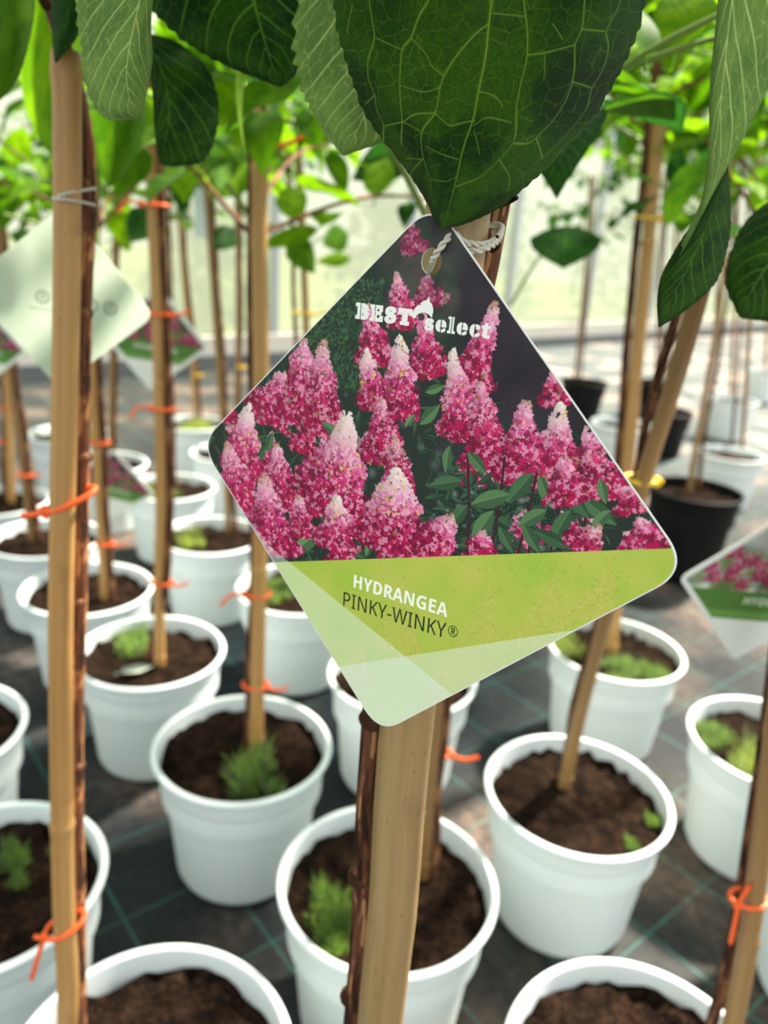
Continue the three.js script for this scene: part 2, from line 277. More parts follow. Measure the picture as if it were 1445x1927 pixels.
// ---------------------------------------------------------------- pots
const POT_H = 0.18, POT_R = 0.11;
const potProfile = [[0, 0.006], [0.06, 0.006], [0.072, 0.0], [0.079, 0.004], [0.083, 0.013], [0.0945, 0.134], [0.0955, 0.141], [0.1005, 0.147], [0.1015, 0.152], [0.1055, 0.1735], [0.1095, 0.1745], [0.11, 0.1775], [0.1085, 0.18], [0.1045, 0.18], [0.1025, 0.178], [0.1, 0.15], [0.099, 0.12]];
const potGeo = new THREE.LatheGeometry(potProfile.map(([x, y]) => new THREE.Vector2(x, y)), 72);
function soilGeo(k) {
  const R = 16, S = 60, pos = [], uv = [], idx = [];
  for (let j = 0; j <= R; j++) for (let i = 0; i <= S; i++) {
    const a = i / S * Math.PI * 2, r = 0.1005 * j / R, x = Math.cos(a) * r, z = Math.sin(a) * r, edge = sm(0.6, 1, j / R);
    const y = 0.158 + 0.014 * (fbm(x * 26 + k * 9, z * 26, 3, 0, k) - 0.5) + 0.012 * (fbm(x * 110 + k * 9, z * 110, 3, 0, k + 3) - 0.5) * (1 + edge) + 0.006 * (1 - j / R) + edge * 0.006 * (vnoise(Math.cos(a) * 7 + k * 5, Math.sin(a) * 7, 0, k) - 0.3);
    pos.push(x, y, z); uv.push(x / 0.2, z / 0.2);
    if (i && j) { const o = j * (S + 1) + i; idx.push(o - S - 2, o, o - 1, o - S - 2, o - S - 1, o); }
  }
  const g = new THREE.BufferGeometry(); g.setAttribute('position', new THREE.Float32BufferAttribute(pos, 3)); g.setAttribute('uv', new THREE.Float32BufferAttribute(uv, 2)); g.setIndex(idx); g.computeVertexNormals(); return g;
}
const soils = [0, 1, 2, 3, 4].map(soilGeo);
function mossGeo(n, R, H) {                                         // a cushion of many short blades
  const pos = [], nor = [], idx = [], tufts = []; for (let i = 0; i < 9; i++) { const a = rr(0, 6.283), q = Math.sqrt(rnd()) * R * 0.75; tufts.push([Math.cos(a) * q, Math.sin(a) * q, R * rr(0.25, 0.5), H * rr(0.7, 1.7)]); }
  for (let i = 0; i < n; i++) {
    const tf = tufts[i % 9], a = rr(0, 6.283), q = Math.sqrt(rnd()) * tf[2], x = tf[0] + Math.cos(a) * q, z = tf[1] + Math.sin(a) * q, h = tf[3] * (1.05 - (q / tf[2]) ** 2) * rr(0.6, 1.3) + 0.004, w = rr(0.0008, 0.0018), b = rr(0, 6.283), lx = rr(-0.5, 0.5) * h + x * 0.25, lz = rr(-0.5, 0.5) * h + z * 0.25, o = pos.length / 3;
    pos.push(x - Math.cos(b) * w, -0.003, z - Math.sin(b) * w, x + Math.cos(b) * w, -0.003, z + Math.sin(b) * w, x + lx, h, z + lz);
    for (let k = 0; k < 3; k++) nor.push(-Math.sin(b) * 0.5, 0.8, Math.cos(b) * 0.5); idx.push(o, o + 1, o + 2);
  }
  const g = new THREE.BufferGeometry(); g.setAttribute('position', new THREE.Float32BufferAttribute(pos, 3)); g.setAttribute('normal', new THREE.Float32BufferAttribute(nor, 3)); g.setIndex(idx); return g;
}
const mosses = [mossGeo(900, 0.034, 0.018), mossGeo(600, 0.024, 0.014), mossGeo(1300, 0.055, 0.016)];
const pots = {};
function pot(key, px, py, label, { s = 1, black = false, red = false, moss = [], group, tall = 1 } = {}) {
  const p = onLevel(px, py, POT_H * s * tall); p.y = 0;
  const o = thing('flower_pot', label, 'flower pot', p, group); o.scale.set(s, s * tall, s);
  part('pot_body', potGeo, black ? blackPotM : whitePotM, o);
  const so = part('soil', soils[Object.keys(pots).length % 5], red ? soilRedM : soilM, o); so.rotation.y = rnd() * 6;
  for (const [mx, mz, k, sc, pale] of moss) { const m = part('moss', mosses[k], pale ? mossPaleM : mossM, o, V(mx, 0.16, mz)); m.scale.setScalar(sc); m.userData.kind = 'stuff'; }
  return (pots[key] = { o, p, s: s * tall });
}
const W = 'white plastic pot ', B = 'black plastic pot ';
pot('a', 730, 1655, W + 'straight behind the lower end of the thick stick', { moss: [[-0.055, 0.02, 1, 1.1], [-0.02, -0.01, 1, 0.9], [-0.035, 0.055, 0, 0.8]] });
pot('b', 457, 1400, W + 'with a moss cushion in front of its cane', { moss: [[0.035, 0.035, 0, 1.25]] });
pot('c', 1087, 1487, W + 'with bare reddish-brown soil, lower right of the big tag', { moss: [[0.05, 0.06, 1, 0.4], [0.085, 0.02, 1, 0.4]] });
pot('d', -26, 1655, W + 'cut by the left edge, with small green weeds', { moss: [[0.05, -0.07, 1, 0.8], [-0.0, -0.05, 1, 0.8], [0.02, -0.02, 1, 0.5]] });
pot('e', 283, 1222, W + 'with a pale fallen leaf lying on its soil', { moss: [[-0.03, -0.045, 0, 1.0]] });
pot('f', 165, 1105, W + 'just behind the one with the fallen leaf', { moss: [[0.01, 0.085, 1, 0.8]] });
pot('g', 85, 1010, W + 'second behind the fallen leaf pot, crossed by the left cane', {});
pot('h', -5, 940, W + 'at the left edge with two leaning canes', { moss: [[-0.01, 0.03, 0, 1]] });
pot('i', 397, 1005, W + 'with a flat moss patch left of its cane', { moss: [[-0.03, 0.0, 0, 1.05, 1]] });
pot('j', 320, 915, W + 'with yellowish moss, just behind the twisted brown stem', { moss: [[-0.05, 0.02, 0, 1.1, 1], [0, 0.03, 2, 0.6]] });
pot('k', 560, 1105, W + 'half hidden by the left corner of the big tag, mossy inside', { moss: [[-0.02, -0.01, 2, 0.8], [-0.05, 0.0, 0, 1]] });
pot('l', 757, 1267, W + 'peeking out behind the big tag’s bottom corner', {});
pot('m', 1158, 1217, W + 'with yellow-green moss and litter, under the right tag corner', { moss: [[-0.06, -0.03, 0, 1.3, 1], [0.0, 0.06, 2, 0.8], [0.05, 0.05, 1, 1.0]] });
pot('n', 1456, 1395, W + 'cut by the right picture edge, with a bright tufty moss cushion', { moss: [[-0.02, 0.045, 0, 1.4, 1], [-0.07, -0.02, 2, 0.6]] });
pot('o', 280, 2010, W + 'cut by the bottom edge, holding the left foreground cane', {});
pot('p', 1212, 2035, W + 'cut by the bottom picture edge at right', {});
pot('q', 366, 795, W + 'with thin moss and a yellow-tied cane, far behind', { moss: [[0, 0.02, 2, 1.1, 1]] });
pot('r', 130, 815, W + 'with a bright mossy top, behind the left foreground cane and stem', { s: 1.06, moss: [[0, 0.02, 2, 1.1, 1]] });
pot('s', 432, 850, W + 'cut by the upper left edge of the big tag', {});
pot('t', 197, 870, W + 'behind the small leaning flower tag', {});
pot('u', -133, 1372, W + 'showing only its right rim at the left picture edge', {});
pot('v', 1172, 797, W + 'behind the big tag’s right edge, before black pots', { s: 1.06 });
pot('w', 1375, 853, W + 'with a red-brown soil surface, far right behind the big black one', { s: 1.0, red: true, moss: [] });
pot('x', 1380, 752, W + 'farther back at right, with three thin stems', { s: 1.02 });
pot('y', 1440, 700, W + 'farthest at the right picture edge, filled with reddish soil', { s: 1.0, red: true });
pot('z', 1309, 920, B + 'large, just right of the big tag behind the pinkish right tag', { s: 1.07, black: true, tall: 1.22 });
pot('za', 1252, 772, B + 'crossed by the leaning cane, between two white pots at right', { s: 1.05, black: true });
pot('zb', 1100, 717, B + 'beside the upper right edge of the big tag', { s: 1.05, black: true });
pot('zc', 1232, 718, B + 'small, farthest of the black ones, between two canes', { s: 1.0, black: true });
pot('nn', 1648, 1640, W + 'showing only a sliver at the right edge beside the leaning cane', {});
pot('zd', 640, 2600, W + 'under the thick foreground stick, below the picture', {});

// ---------------------------------------------------------------- canes, trees, ties
const stepUp = (base, x, y, k = 1) => away(x, y, Math.hypot(base.x, base.z) * k);
function cane(base, pts, label, { r = 0.008, m = 1, square = 2.3, group, nodeGap = 0.21, off = 0.07, sides = 14, taper = 0.1, nodesAt } = {}) {
  const o = thing('bamboo_cane', label, 'bamboo cane', base, group), loc = [base, ...pts].map((p) => p.clone().sub(base));
  let len = 0; for (let i = 1; i < loc.length; i++) len += loc[i].distanceTo(loc[i - 1]);
  const nodes = []; if (nodesAt) { const c = new THREE.CatmullRomCurve3(loc, false, 'centripetal'), L = c.getLength(); for (const q of nodesAt) { let b = 0, d = 9; for (let i = 0; i <= 400; i++) { const e = c.getPointAt(i / 400).distanceTo(q.clone().sub(base)); if (e < d) { d = e; b = i / 400 * L; } } nodes.push(b); } } else for (let s = off; s < len; s += nodeGap * rr(0.85, 1.15)) nodes.push(s);
  part('shaft', sweep(loc, (t) => r * (1.04 - taper * t), { rows: 30, sides, square, nodes, turn: 0.3 }), bambooM[m], o);
  nodes.forEach((s) => { const c = new THREE.CatmullRomCurve3(loc, false, 'centripetal'), L = c.getLength(), t = Math.min(0.99, s / L), g = new THREE.TorusGeometry(r * (1.04 - taper * t) * 1.03, r * 0.1, 5, 18); g.applyQuaternion(new THREE.Quaternion().setFromUnitVectors(V(0, 0, 1), c.getTangentAt(t))); const p = c.getPointAt(t); part('node_ring', g, bambooM[2], o, p); });
  return o;
}
function branchTo(o, origin, pts, r0, r1, m = barkM[1], name = 'branch') { part(name, sweep(pts.map((p) => p.clone().sub(origin)), (t) => r0 + (r1 - r0) * t, { rows: 12, sides: 7 }), m, o); }
camera.updateMatrixWorld(true);
const projY = (p) => { const q = p.clone().applyMatrix4(camera.matrixWorldInverse); return q.z > -0.02 ? -9e9 : 963.5 + q.y / q.z * FL; };
// crown: branches from near the top, each with pairs of drooping leaves
function crown(o, origin, top, { n = 6, len = 0.22, size = 0.76, mats = [L_fresh, L_mid, L_deep], up = 0.55, drop = 0.12, pairs = 4, avoid } = {}) {
  n = Math.round(n * 1.3);
  for (let b = 0; b < n; b++) {
    const a = b / n * 6.283 + rr(-0.4, 0.4), s = top.clone().add(V(0, -drop * rnd(), 0)), l = len * rr(0.7, 1.2), dir = V(Math.cos(a), up * rr(0.4, 1.5), Math.sin(a)).normalize();
    const e = s.clone().addScaledVector(dir, l).add(V(0, -0.03 * rnd(), 0)), mid = s.clone().lerp(e, 0.5).add(V(0, 0.02, 0));
    if (avoid && avoid(e)) continue;
    branchTo(o, origin, [s, mid, e], 0.0028, 0.0014, rnd() < 0.5 ? barkM[1] : greenStemM);
    const curve = new THREE.QuadraticBezierCurve3(s, mid, e);
    for (let k = 0; k < pairs; k++) {
      const p = curve.getPoint(0.25 + 0.75 * (k + 0.6) / pairs), side = V(-Math.sin(a), 0, Math.cos(a)).applyAxisAngle(dir, (k % 2) * 1.3);
      for (const sg of [-1, 1]) {
        if (rnd() < 0.1) continue;
        const d = side.clone().multiplyScalar(sg).addScaledVector(dir, rr(0.2, 0.8)).add(V(0, rr(-0.7, 0.15), 0));
        if (avoid && (avoid(p) || avoid(p.clone().addScaledVector(d.clone().normalize(), 0.11 * size)))) continue;
        putLeaf(o, origin, p, d, V(rr(-0.3, 0.3), 1, rr(-0.3, 0.3)), size * rr(0.65, 1.2), mats[Math.floor(rnd() * mats.length)]);
      }
    }
    if (!avoid || !(avoid(e) || avoid(e.clone().addScaledVector(dir, 0.1)))) putLeaf(o, origin, e, dir.clone().add(V(0, -0.3, 0)), V(0, 1, 0.2), size * rr(0.7, 1.1), mats[Math.floor(rnd() * mats.length)]);
  }
}
function tree(base, pts, label, { r = 0.0055, m = barkM[0], group, wob = 0.003, ...c } = {}) {
  const o = thing('hydrangea_tree', label, 'tree', base, group);
  const path = [base]; const all = [base, ...pts];
  const curve = new THREE.CatmullRomCurve3(all, false, 'centripetal');
  for (let i = 1; i <= 10; i++) path.push(curve.getPointAt(i / 10).add(V(rr(-wob, wob), 0, rr(-wob, wob))));
  part('stem', sweep(path.map((p) => p.clone().sub(base)), (t) => r * (1.1 - 0.35 * t), { rows: 40, sides: 9 }), m, o);
  const top = all[all.length - 1];
  if (c.n !== 0) crown(o, base, top, c);
  if (c.tiers) { const t2 = top.clone().add(V(0.02, c.tiers, -0.02)); branchTo(o, base, [top, top.clone().lerp(t2, 0.5).add(V(0.01, 0, 0)), t2], r * 0.7, r * 0.4); crown(o, base, t2, { ...c, up: 0.35, drop: c.tiers * 0.6 }); }
  return o;
}
// a tie: loop round cane and stem, a knot and loose ends
function tie(c, axis, rx, rz, label, { t = 0.0013, m = orangeM, knot = [1, 0], tails = [], group = 'orange cane ties', category = 'plant tie', tilt = 0, yaw = 0 } = {}) {
  const o = thing('plant_tie', label, category, c, group);
  const q = new THREE.Quaternion().setFromUnitVectors(V(0, 1, 0), axis.clone().normalize()), pts = [];
  const P = (a, k = 1) => V(Math.cos(a) * rx * k, Math.cos(a) * tilt, Math.sin(a) * rz * k).applyAxisAngle(V(0, 1, 0), yaw).applyQuaternion(q);
  for (let i = 0; i < 14; i++) pts.push(P(i / 14 * 6.283));
  part('loop', tube(pts, t, 40, 7, true), m, o);
  const ka = Math.atan2(knot[1], knot[0]), kp = P(ka, 1.05);
  const kg = new THREE.TorusKnotGeometry(t * 1.1, t * 0.75, 30, 6, 2, 3); part('knot', kg, m, o, kp);
  for (const tl of tails) part('tail', tube([kp, ...tl.map((d) => kp.clone().add(d))], t * 0.95, 10, 7), m, o);
  return o;
}
const BG = [L_fresh, L_fresh, L_mid, L_mid, L_deep];
// every staked tree: base pixel on the soil, cane pixels upward, ties; `who` names its pot in the labels
const staked = [
  ['a', [793, 1652], [[806, 1560], [824, 1330, 0.97], [850, 900, 0.93], [880, 200, 0.9]], 'the pot right behind the thick stick', { m: 2, r: 0.0062, ties: [[818, 1415]], cr: { n: 5, len: 0.2 }, sx: 14 }],
  ['b', [482, 1412], [[486, 1200], [491, 900], [490, 600], [488, 420], [494, 60]], 'the pot with the cushion of moss', { m: 1, r: 0.0085, ties: [[486, 1292], [490, 1120], [500, 272]], cr: { n: 6, len: 0.24, drop: 0.2 }, sx: -14 }],
  ['c', [1060, 1478], [[1085, 1370, 0.97], [1140, 1160, 0.86], [1212, 900, 0.72], [1262, 740, 0.64], [1305, 590, 0.58], [1345, 440, 0.54]], 'the pot of bare reddish-brown soil, leaning far right', { m: 3, r: 0.0078, taper: 0.36, sr: 0.5, ties: [[1213, 905, 1]], cr: { n: 0 }, sx: -7 }],
  ['e', [299, 1258], [[300, 1100], [303, 950], [299, 700], [291, 480], [283, 300], [272, 120]], 'the pot with the fallen leaf', { m: 1, r: 0.0075, ties: [[297, 1095], [300, 768], [294, 590], [283, 385]], cr: { n: 5, len: 0.22, drop: 0.1 }, sx: 14, low: [262, 1245] }],
  ['f', [198, 1130], [[191, 1000], [182, 850], [172, 640], [165, 330]], 'the pot behind the fallen leaf pot', { m: 1, r: 0.0075, ties: [[192, 1022], [184, 832]], cr: { n: 6, len: 0.25 }, sx: 10 }],
  ['g', [60, 1020], [[47, 900], [24, 720], [8, 560], [-10, 380]], 'the pot second behind the fallen leaf pot', { m: 2, r: 0.0075, ties: [[42, 893]], cr: { n: 7, len: 0.26, drop: 0.3 }, sx: 8 }],
  ['h', [20, 948], [[18, 850], [14, 720], [10, 560], [0, 350]], 'the left edge pot with two canes', { m: 1, r: 0.0085, ties: [[15, 768], [12, 832]], cr: { n: 8, len: 0.3, drop: 0.35 }, sx: -10 }],
  ['i', [432, 1005], [[425, 880], [409, 640], [398, 480], [385, 300]], 'the pot with the flat moss patch', { m: 3, r: 0.007, ties: [], cr: { n: 6, len: 0.25, drop: 0.05 }, sx: 8 }],
  ['j', [318, 915], [[316, 800], [313, 600], [308, 420], [300, 250]], 'the pot just behind the twisted brown stem', { m: 3, r: 0.007, ties: [], cr: { n: 6, len: 0.28, drop: 0.05 }, sx: 8 }],
  ['k', [592, 1108], [[585, 900], [577, 640], [571, 480], [560, 250]], 'the pot half hidden by the left tag corner', { m: 3, r: 0.006, ties: [[577, 590, 1]], cr: { n: 5, len: 0.22, drop: 0.05 }, sx: -16 }],
  ['l', [765, 1268], [[790, 1000], [812, 700], [830, 400], [845, 180]], 'the pot behind the tag’s bottom corner', { m: 3, r: 0.0075, ties: [], cr: { n: 3, len: 0.2, drop: 0 }, sx: 10 }],
  ['m', [1153, 1236], [[1160, 1120], [1180, 880], [1202, 640], [1225, 400], [1243, 180]], 'the pot of yellow-green moss and litter', { m: 1, r: 0.0095, ties: [[1224, 410, 1]], cr: { tiers: 0.26, pairs: 5, size: 0.85, n: 8, len: 0.26, drop: 0.06 }, sx: -12 }],
  ['n', [1462, 1400], [[1468, 1200], [1485, 800], [1500, 400]], 'the pot with the bright tufty moss', { m: 1, r: 0.0075, ties: [], cr: { n: 6, len: 0.25 }, sx: 12 }],
  ['q', [368, 800], [[364, 700], [350, 560], [340, 440], [330, 300]], 'the far pot of thin moss', { m: 1, r: 0.0075, ties: [[366, 705, 1]], cr: { n: 7, len: 0.3, drop: 0.05 }, sx: 6 }],
  ['r', [150, 812], [[165, 700], [175, 500], [180, 300]], 'the bright mossy pot behind the left cane', { m: 3, r: 0.0075, ties: [], cr: { n: 8, len: 0.34, drop: 0.3 }, sx: 6 }],
  ['s', [440, 845], [[446, 700], [448, 560], [445, 330]], 'the pot cut by the tag’s upper left edge', { m: 3, r: 0.007, ties: [[450, 690, 1]], cr: { tiers: 0.26, pairs: 5, size: 0.85, n: 8, len: 0.28, drop: 0.0 }, sx: 6 }],
  ['t', [205, 868], [[210, 700], [215, 500], [222, 300]], 'the pot behind the small leaning tag', { m: 3, r: 0.007, ties: [], cr: { n: 7, len: 0.28 }, sx: 6 }],
  ['v', [1172, 795], [[1178, 700], [1196, 500], [1215, 260]], 'the white pot in front of the black ones', { m: 3, r: 0.0075, ties: [], cr: { tiers: 0.3, pairs: 5, size: 0.85, n: 8, len: 0.34 }, sx: 8 }],
  ['w', [1400, 848], [[1405, 700], [1412, 560], [1425, 300]], 'the far right pot of red-brown soil', { m: 2, r: 0.0075, ties: [], cr: { n: 7, len: 0.3 }, sx: -10 }],
  ['x', [1378, 745], [[1380, 640], [1384, 520], [1390, 330]], 'the farther right pot with thin stems', { m: 2, r: 0.009, ties: [], cr: { n: 8, len: 0.36 }, sx: -26 }],
  ['y', [1442, 690], [[1445, 600], [1450, 450], [1455, 300]], 'the farthest right pot of reddish soil', { m: 2, r: 0.009, ties: [], cr: { n: 8, len: 0.38 }, sx: 10 }],
  ['z', [1298, 928], [[1310, 840], [1345, 640], [1365, 480], [1385, 250]], 'the large black pot', { m: 3, r: 0.0075, ties: [[1376, 340, 1]], cr: { tiers: 0.26, pairs: 5, size: 0.85, n: 8, len: 0.3 }, sx: 10 }],
  ['za', [1250, 768], [[1258, 660], [1268, 500], [1280, 280]], 'the black pot crossed by the leaning cane', { m: 2, r: 0.008, ties: [], cr: { tiers: 0.3, pairs: 5, size: 0.85, n: 8, len: 0.34 }, sx: 8 }],
  ['zb', [1082, 716], [[1088, 660], [1098, 560], [1106, 440], [1112, 330]], 'the black pot beside the tag', { m: 2, r: 0.009, ties: [], cr: { n: 9, len: 0.3, size: 0.8, drop: 0.35, mats: [L_mid, L_deep, L_deep] }, sx: 6 }],
  ['zc', [1234, 716], [[1238, 640], [1242, 500], [1250, 330]], 'the farthest black pot', { m: 2, r: 0.009, ties: [], cr: { tiers: 0.3, pairs: 5, size: 0.85, n: 8, len: 0.36 }, sx: 6 }],
];
const trees = {};
for (const [key, b, px, who, o] of staked) {
  seed = 104729 * (key.charCodeAt(0) * 31 + (key.charCodeAt(1) || 5));                       // each tree keeps its own shape
  const P = pots[key], soilY = 0.158 * P.s, base = onLevel(b[0], b[1], soilY), pts = px.map(([x, y, k]) => stepUp(base, x, y, k ?? 1));
  const root = base.clone().setY(soilY - 0.05);
  cane(root, pts, 'bamboo cane in ' + who, { r: o.r, m: o.m, taper: o.taper ?? 0.1 });
  const dist = Math.hypot(base.x, base.z), dx = o.sx / FL * dist * 1.05, off = V(dx, 0, 0.004 * Math.sign(dx) - 0.004);
  const sb = (o.low ? onLevel(o.low[0], o.low[1], soilY) : base.clone().add(off.clone().multiplyScalar(1.6))).setY(soilY - 0.03);
  const sp = pts.map((p, i) => p.clone().add(off.clone().multiplyScalar(o.low && i > 1 ? 1 : 1.15)));
  if (key === 'e') sp.splice(2, 0);
  trees[key] = tree(sb, sp, 'young hydrangea tree in ' + who, { r: o.r * (o.sr ?? 0.72), ...o.cr, mats: o.cr.mats ?? BG, avoid: key === 'zb' ? undefined : (q) => projY(q) > ('akl'.includes(key) ? 300 : 460) });
  o.ties.forEach(([x, y, yel], i) => {
    const c = stepUp(base, x, y, key === 'c' ? 0.725 : 1), mid = c.clone().addScaledVector(off, 0.5);
    const word = ['lowest', 'second', 'third', 'topmost'][i], colour = yel ? 'yellow' : 'orange';
    tie(mid, V(0, 1, 0), o.r + Math.abs(dx) * 0.55 + 0.002, o.r + 0.003, `${colour} tie${o.ties.length > 1 ? ', ' + word + ' one' : ''} on the cane in ${who}`, { m: yel ? yellowM : orangeM, knot: [i % 2 ? -1 : 1, 0.4], tails: [[V(0.014 * (i % 2 ? -1 : 1), 0.002, 0.008), V(0.026 * (i % 2 ? -1 : 1), 0.008 - 0.02 * (i % 2), 0.01)]].slice(key === 'c' ? 1 : 0), t: key === 'c' ? 0.002 : yel ? 0.0022 : 0.0021, group: yel ? 'yellow cane ties' : 'orange cane ties' });
  });
}
// loose leaves of the staked trees that the photograph lets one single out
function namedLeaf(key, bx, by, tx, ty, d, wid, m, fromStem) {
  const o = trees[key], b = at(bx, by, d), t = at(tx, ty, d * 0.97), dir = t.clone().sub(b), L = dir.length();
  const side = dir.clone().cross(sight(bx, by)).normalize().multiplyScalar(wid * L * 0.5), back = sight(bx, by).normalize().multiplyScalar(0.08 * L);
  const st = [0, 0.12, 0.35, 0.6, 0.82, 1].map((v, i) => { const w = [0.02, 0.6, 1, 0.85, 0.45, 0.02][i], M = b.clone().addScaledVector(dir, v); return [M, M.clone().addScaledVector(side, w).addScaledVector(back, w), M.clone().addScaledVector(side, -w).addScaledVector(back, w)]; });
  wideLeaf(o, o.position, st, m, { rows: 20, cols: 8, teeth: 14 });
  if (fromStem) branchTo(o, o.position, [fromStem, fromStem.clone().lerp(b, 0.5).add(V(0, 0.01, 0)), b], 0.0022, 0.0012, greenStemM);
}
namedLeaf('e', 286, 392, 243, 456, 1.0, 0.62, L_deep, at(289, 395, 1.02));
namedLeaf('l', 1066, 424, 1060, 505, 0.95, 1.25, L_deep, at(960, 575, 1.0));
namedLeaf('l', 775, 276, 662, 338, 0.95, 0.52, L_deep, at(838, 270, 1.0));
namedLeaf('b', 690, 180, 610, 200, 1.2, 0.6, L_mid);
namedLeaf('b', 460, 300, 400, 372, 1.0, 0.7, L_fresh, at(486, 300, 0.98));
namedLeaf('b', 540, 350, 562, 420, 0.98, 0.6, L_fresh, at(490, 330, 0.98));
namedLeaf('b', 600, 430, 480, 465, 0.98, 0.26, L_fresh, at(486, 470, 0.98));
namedLeaf('b', 545, 445, 592, 515, 1.0, 0.5, L_mid, at(490, 430, 0.98));
namedLeaf('b', 440, 430, 402, 470, 1.2, 0.6, L_deep, at(486, 400, 1.0));
namedLeaf('k', 655, 440, 606, 460, 1.4, 0.7, L_mid, at(570, 470, 1.45));
namedLeaf('k', 660, 486, 595, 492, 1.4, 0.35, L_fresh);

// ---------------------------------------------------------------- the three foreground plants
// left: cane 'lc', stem beside it
const lcBase = V(-0.222, 0.11, -0.372), LR = 0.43;
const lc = (x, y, k = 0) => away(x, y, LR + k);
cane(lcBase, [lc(127, 1920), lc(120, 1700), lc(116, 1450), lc(114, 1200), lc(118, 940), lc(123, 700), lc(127, 400), lc(126, 200), lc(124, 96)], 'tall bamboo cane at left with a dark stem on its right', { r: 0.0069, m: 1, square: 2.6, nodesAt: [lc(118, 1552), lc(126, 137)], sides: 24 });
const leftTree = tree(V(-0.2, 0.12, -0.38), [lc(150, 1900, 0.012), lc(147, 1745, 0.012), lc(144, 1500, 0.012), lc(147, 1250, 0.012), lc(155, 900, 0.012), lc(159, 700, 0.012), lc(162, 400, 0.012), lc(161, 150, 0.012), lc(140, 30, 0.02), lc(80, -60, 0.02)], 'hydrangea tree whose dark stem rises right of the left cane, with large hanging leaves', { r: 0.005, m: barkM[1], wob: 0.0006, n: 0 });
{
  const o = leftTree, O = o.position;
  for (const y of [345, 590, 860, 1130, 1440]) { const c = lc(159 - (y > 1000 ? 12 : 0), y, 0.01), g = new THREE.SphereGeometry(0.0042, 10, 8); g.scale(1.12, 0.8, 1.05); part('bud_node', g, barkM[1], o, c.sub(O)); }
  branchTo(o, O, [lc(140, 30, 0.02), lc(100, 20, 0.02), lc(70, -30, 0.0)], 0.0032, 0.0026, barkM[0]);
  branchTo(o, O, [lc(161, 150, 0.012), lc(230, 60, 0.0), lc(300, -60, -0.05)], 0.003, 0.002, barkM[0]);
  // pale underside leaf curling over at the top
  wideLeaf(o, O, stations([[300, -300, 298, -302, 302, -298, 0.27, 0, 0], [285, -170, 165, -170, 305, -160, 0.262, 0.02, 0.02], [265, -10, 143, -10, 281, 0, 0.255, 0.02, 0.02], [243, 90, 152, 90, 287, 112, 0.252, 0.018, 0.016], [238, 150, 163, 168, 281, 152, 0.252, 0.016, 0.014], [246, 192, 196, 222, 274, 185, 0.254, 0.01, 0.01], [266, 224, 262, 225, 267, 222, 0.258, 0, 0]]), L_under);
  // dark rounded leaf right of it, its left half folded up
  wideLeaf(o, O, stations([[268, 62, 266, 64, 270, 60, 0.35, 0, 0], [290, 100, 280, 135, 335, 80, 0.34, -0.012, 0.01], [313, 160, 287, 180, 396, 140, 0.335, -0.014, 0.015], [318, 225, 291, 245, 412, 215, 0.335, -0.012, 0.02], [309, 268, 296, 275, 386, 300, 0.338, -0.006, 0.014], [303, 292, 300, 296, 340, 312, 0.34, 0, 0.006], [302, 308, 300, 308, 306, 312, 0.342, 0, 0]]), L_dark, { tooth: 0.02 });
  wideLeaf(o, O, stations([[150, -70, 148, -70, 152, -68, 0.34, 0, 0], [134, -10, 100, -12, 152, 0, 0.335, 0.006, 0.008], [124, 48, 98, 48, 149, 62, 0.335, 0.006, 0.008], [112, 90, 99, 86, 124, 98, 0.338, 0.003, 0.004], [104, 118, 103, 117, 106, 119, 0.34, 0, 0]]), L_deep);
  // backlit fresh leaves hanging behind the cane
  wideLeaf(o, O, stations([[115, -160, 112, -160, 118, -160, 0.47, 0, 0], [98, -40, 24, -30, 172, -40, 0.475, 0.01, 0.015], [92, 90, 33, 120, 172, 100, 0.48, 0.015, 0.02], [96, 190, 52, 215, 152, 200, 0.485, 0.012, 0.015], [103, 260, 82, 275, 128, 268, 0.487, 0.006, 0.008], [111, 306, 109, 305, 113, 306, 0.49, 0, 0]]), L_fresh);
  wideLeaf(o, O, stations([[62, -110, 60, -110, 64, -110, 0.37, 0, 0], [26, -10, -40, -20, 66, 10, 0.36, 0.012, 0.012], [12, 80, -55, 80, 54, 85, 0.36, 0.015, 0.012], [-5, 150, -50, 140, 28, 158, 0.365, 0.01, 0.008], [-22, 205, -25, 203, -19, 206, 0.37, 0, 0]]), L_mid);
  wideLeaf(o, O, stations([[242, 110, 240, 110, 244, 110, 0.5, 0, 0], [232, 180, 181, 185, 276, 195, 0.5, 0.012, 0.012], [222, 258, 181, 262, 268, 262, 0.505, 0.014, 0.012], [214, 312, 188, 318, 240, 322, 0.51, 0.008, 0.008], [205, 352, 203, 352, 208, 352, 0.512, 0, 0]]), L_mid);
  wideLeaf(o, O, stations([[190, 60, 188, 60, 192, 60, 0.52, 0, 0], [186, 160, 176, 165, 200, 160, 0.52, 0.012, 0.012], [187, 250, 175, 255, 200, 250, 0.52, 0.01, 0.01], [188, 330, 186, 330, 190, 330, 0.52, 0, 0]]), L_fresh);
}
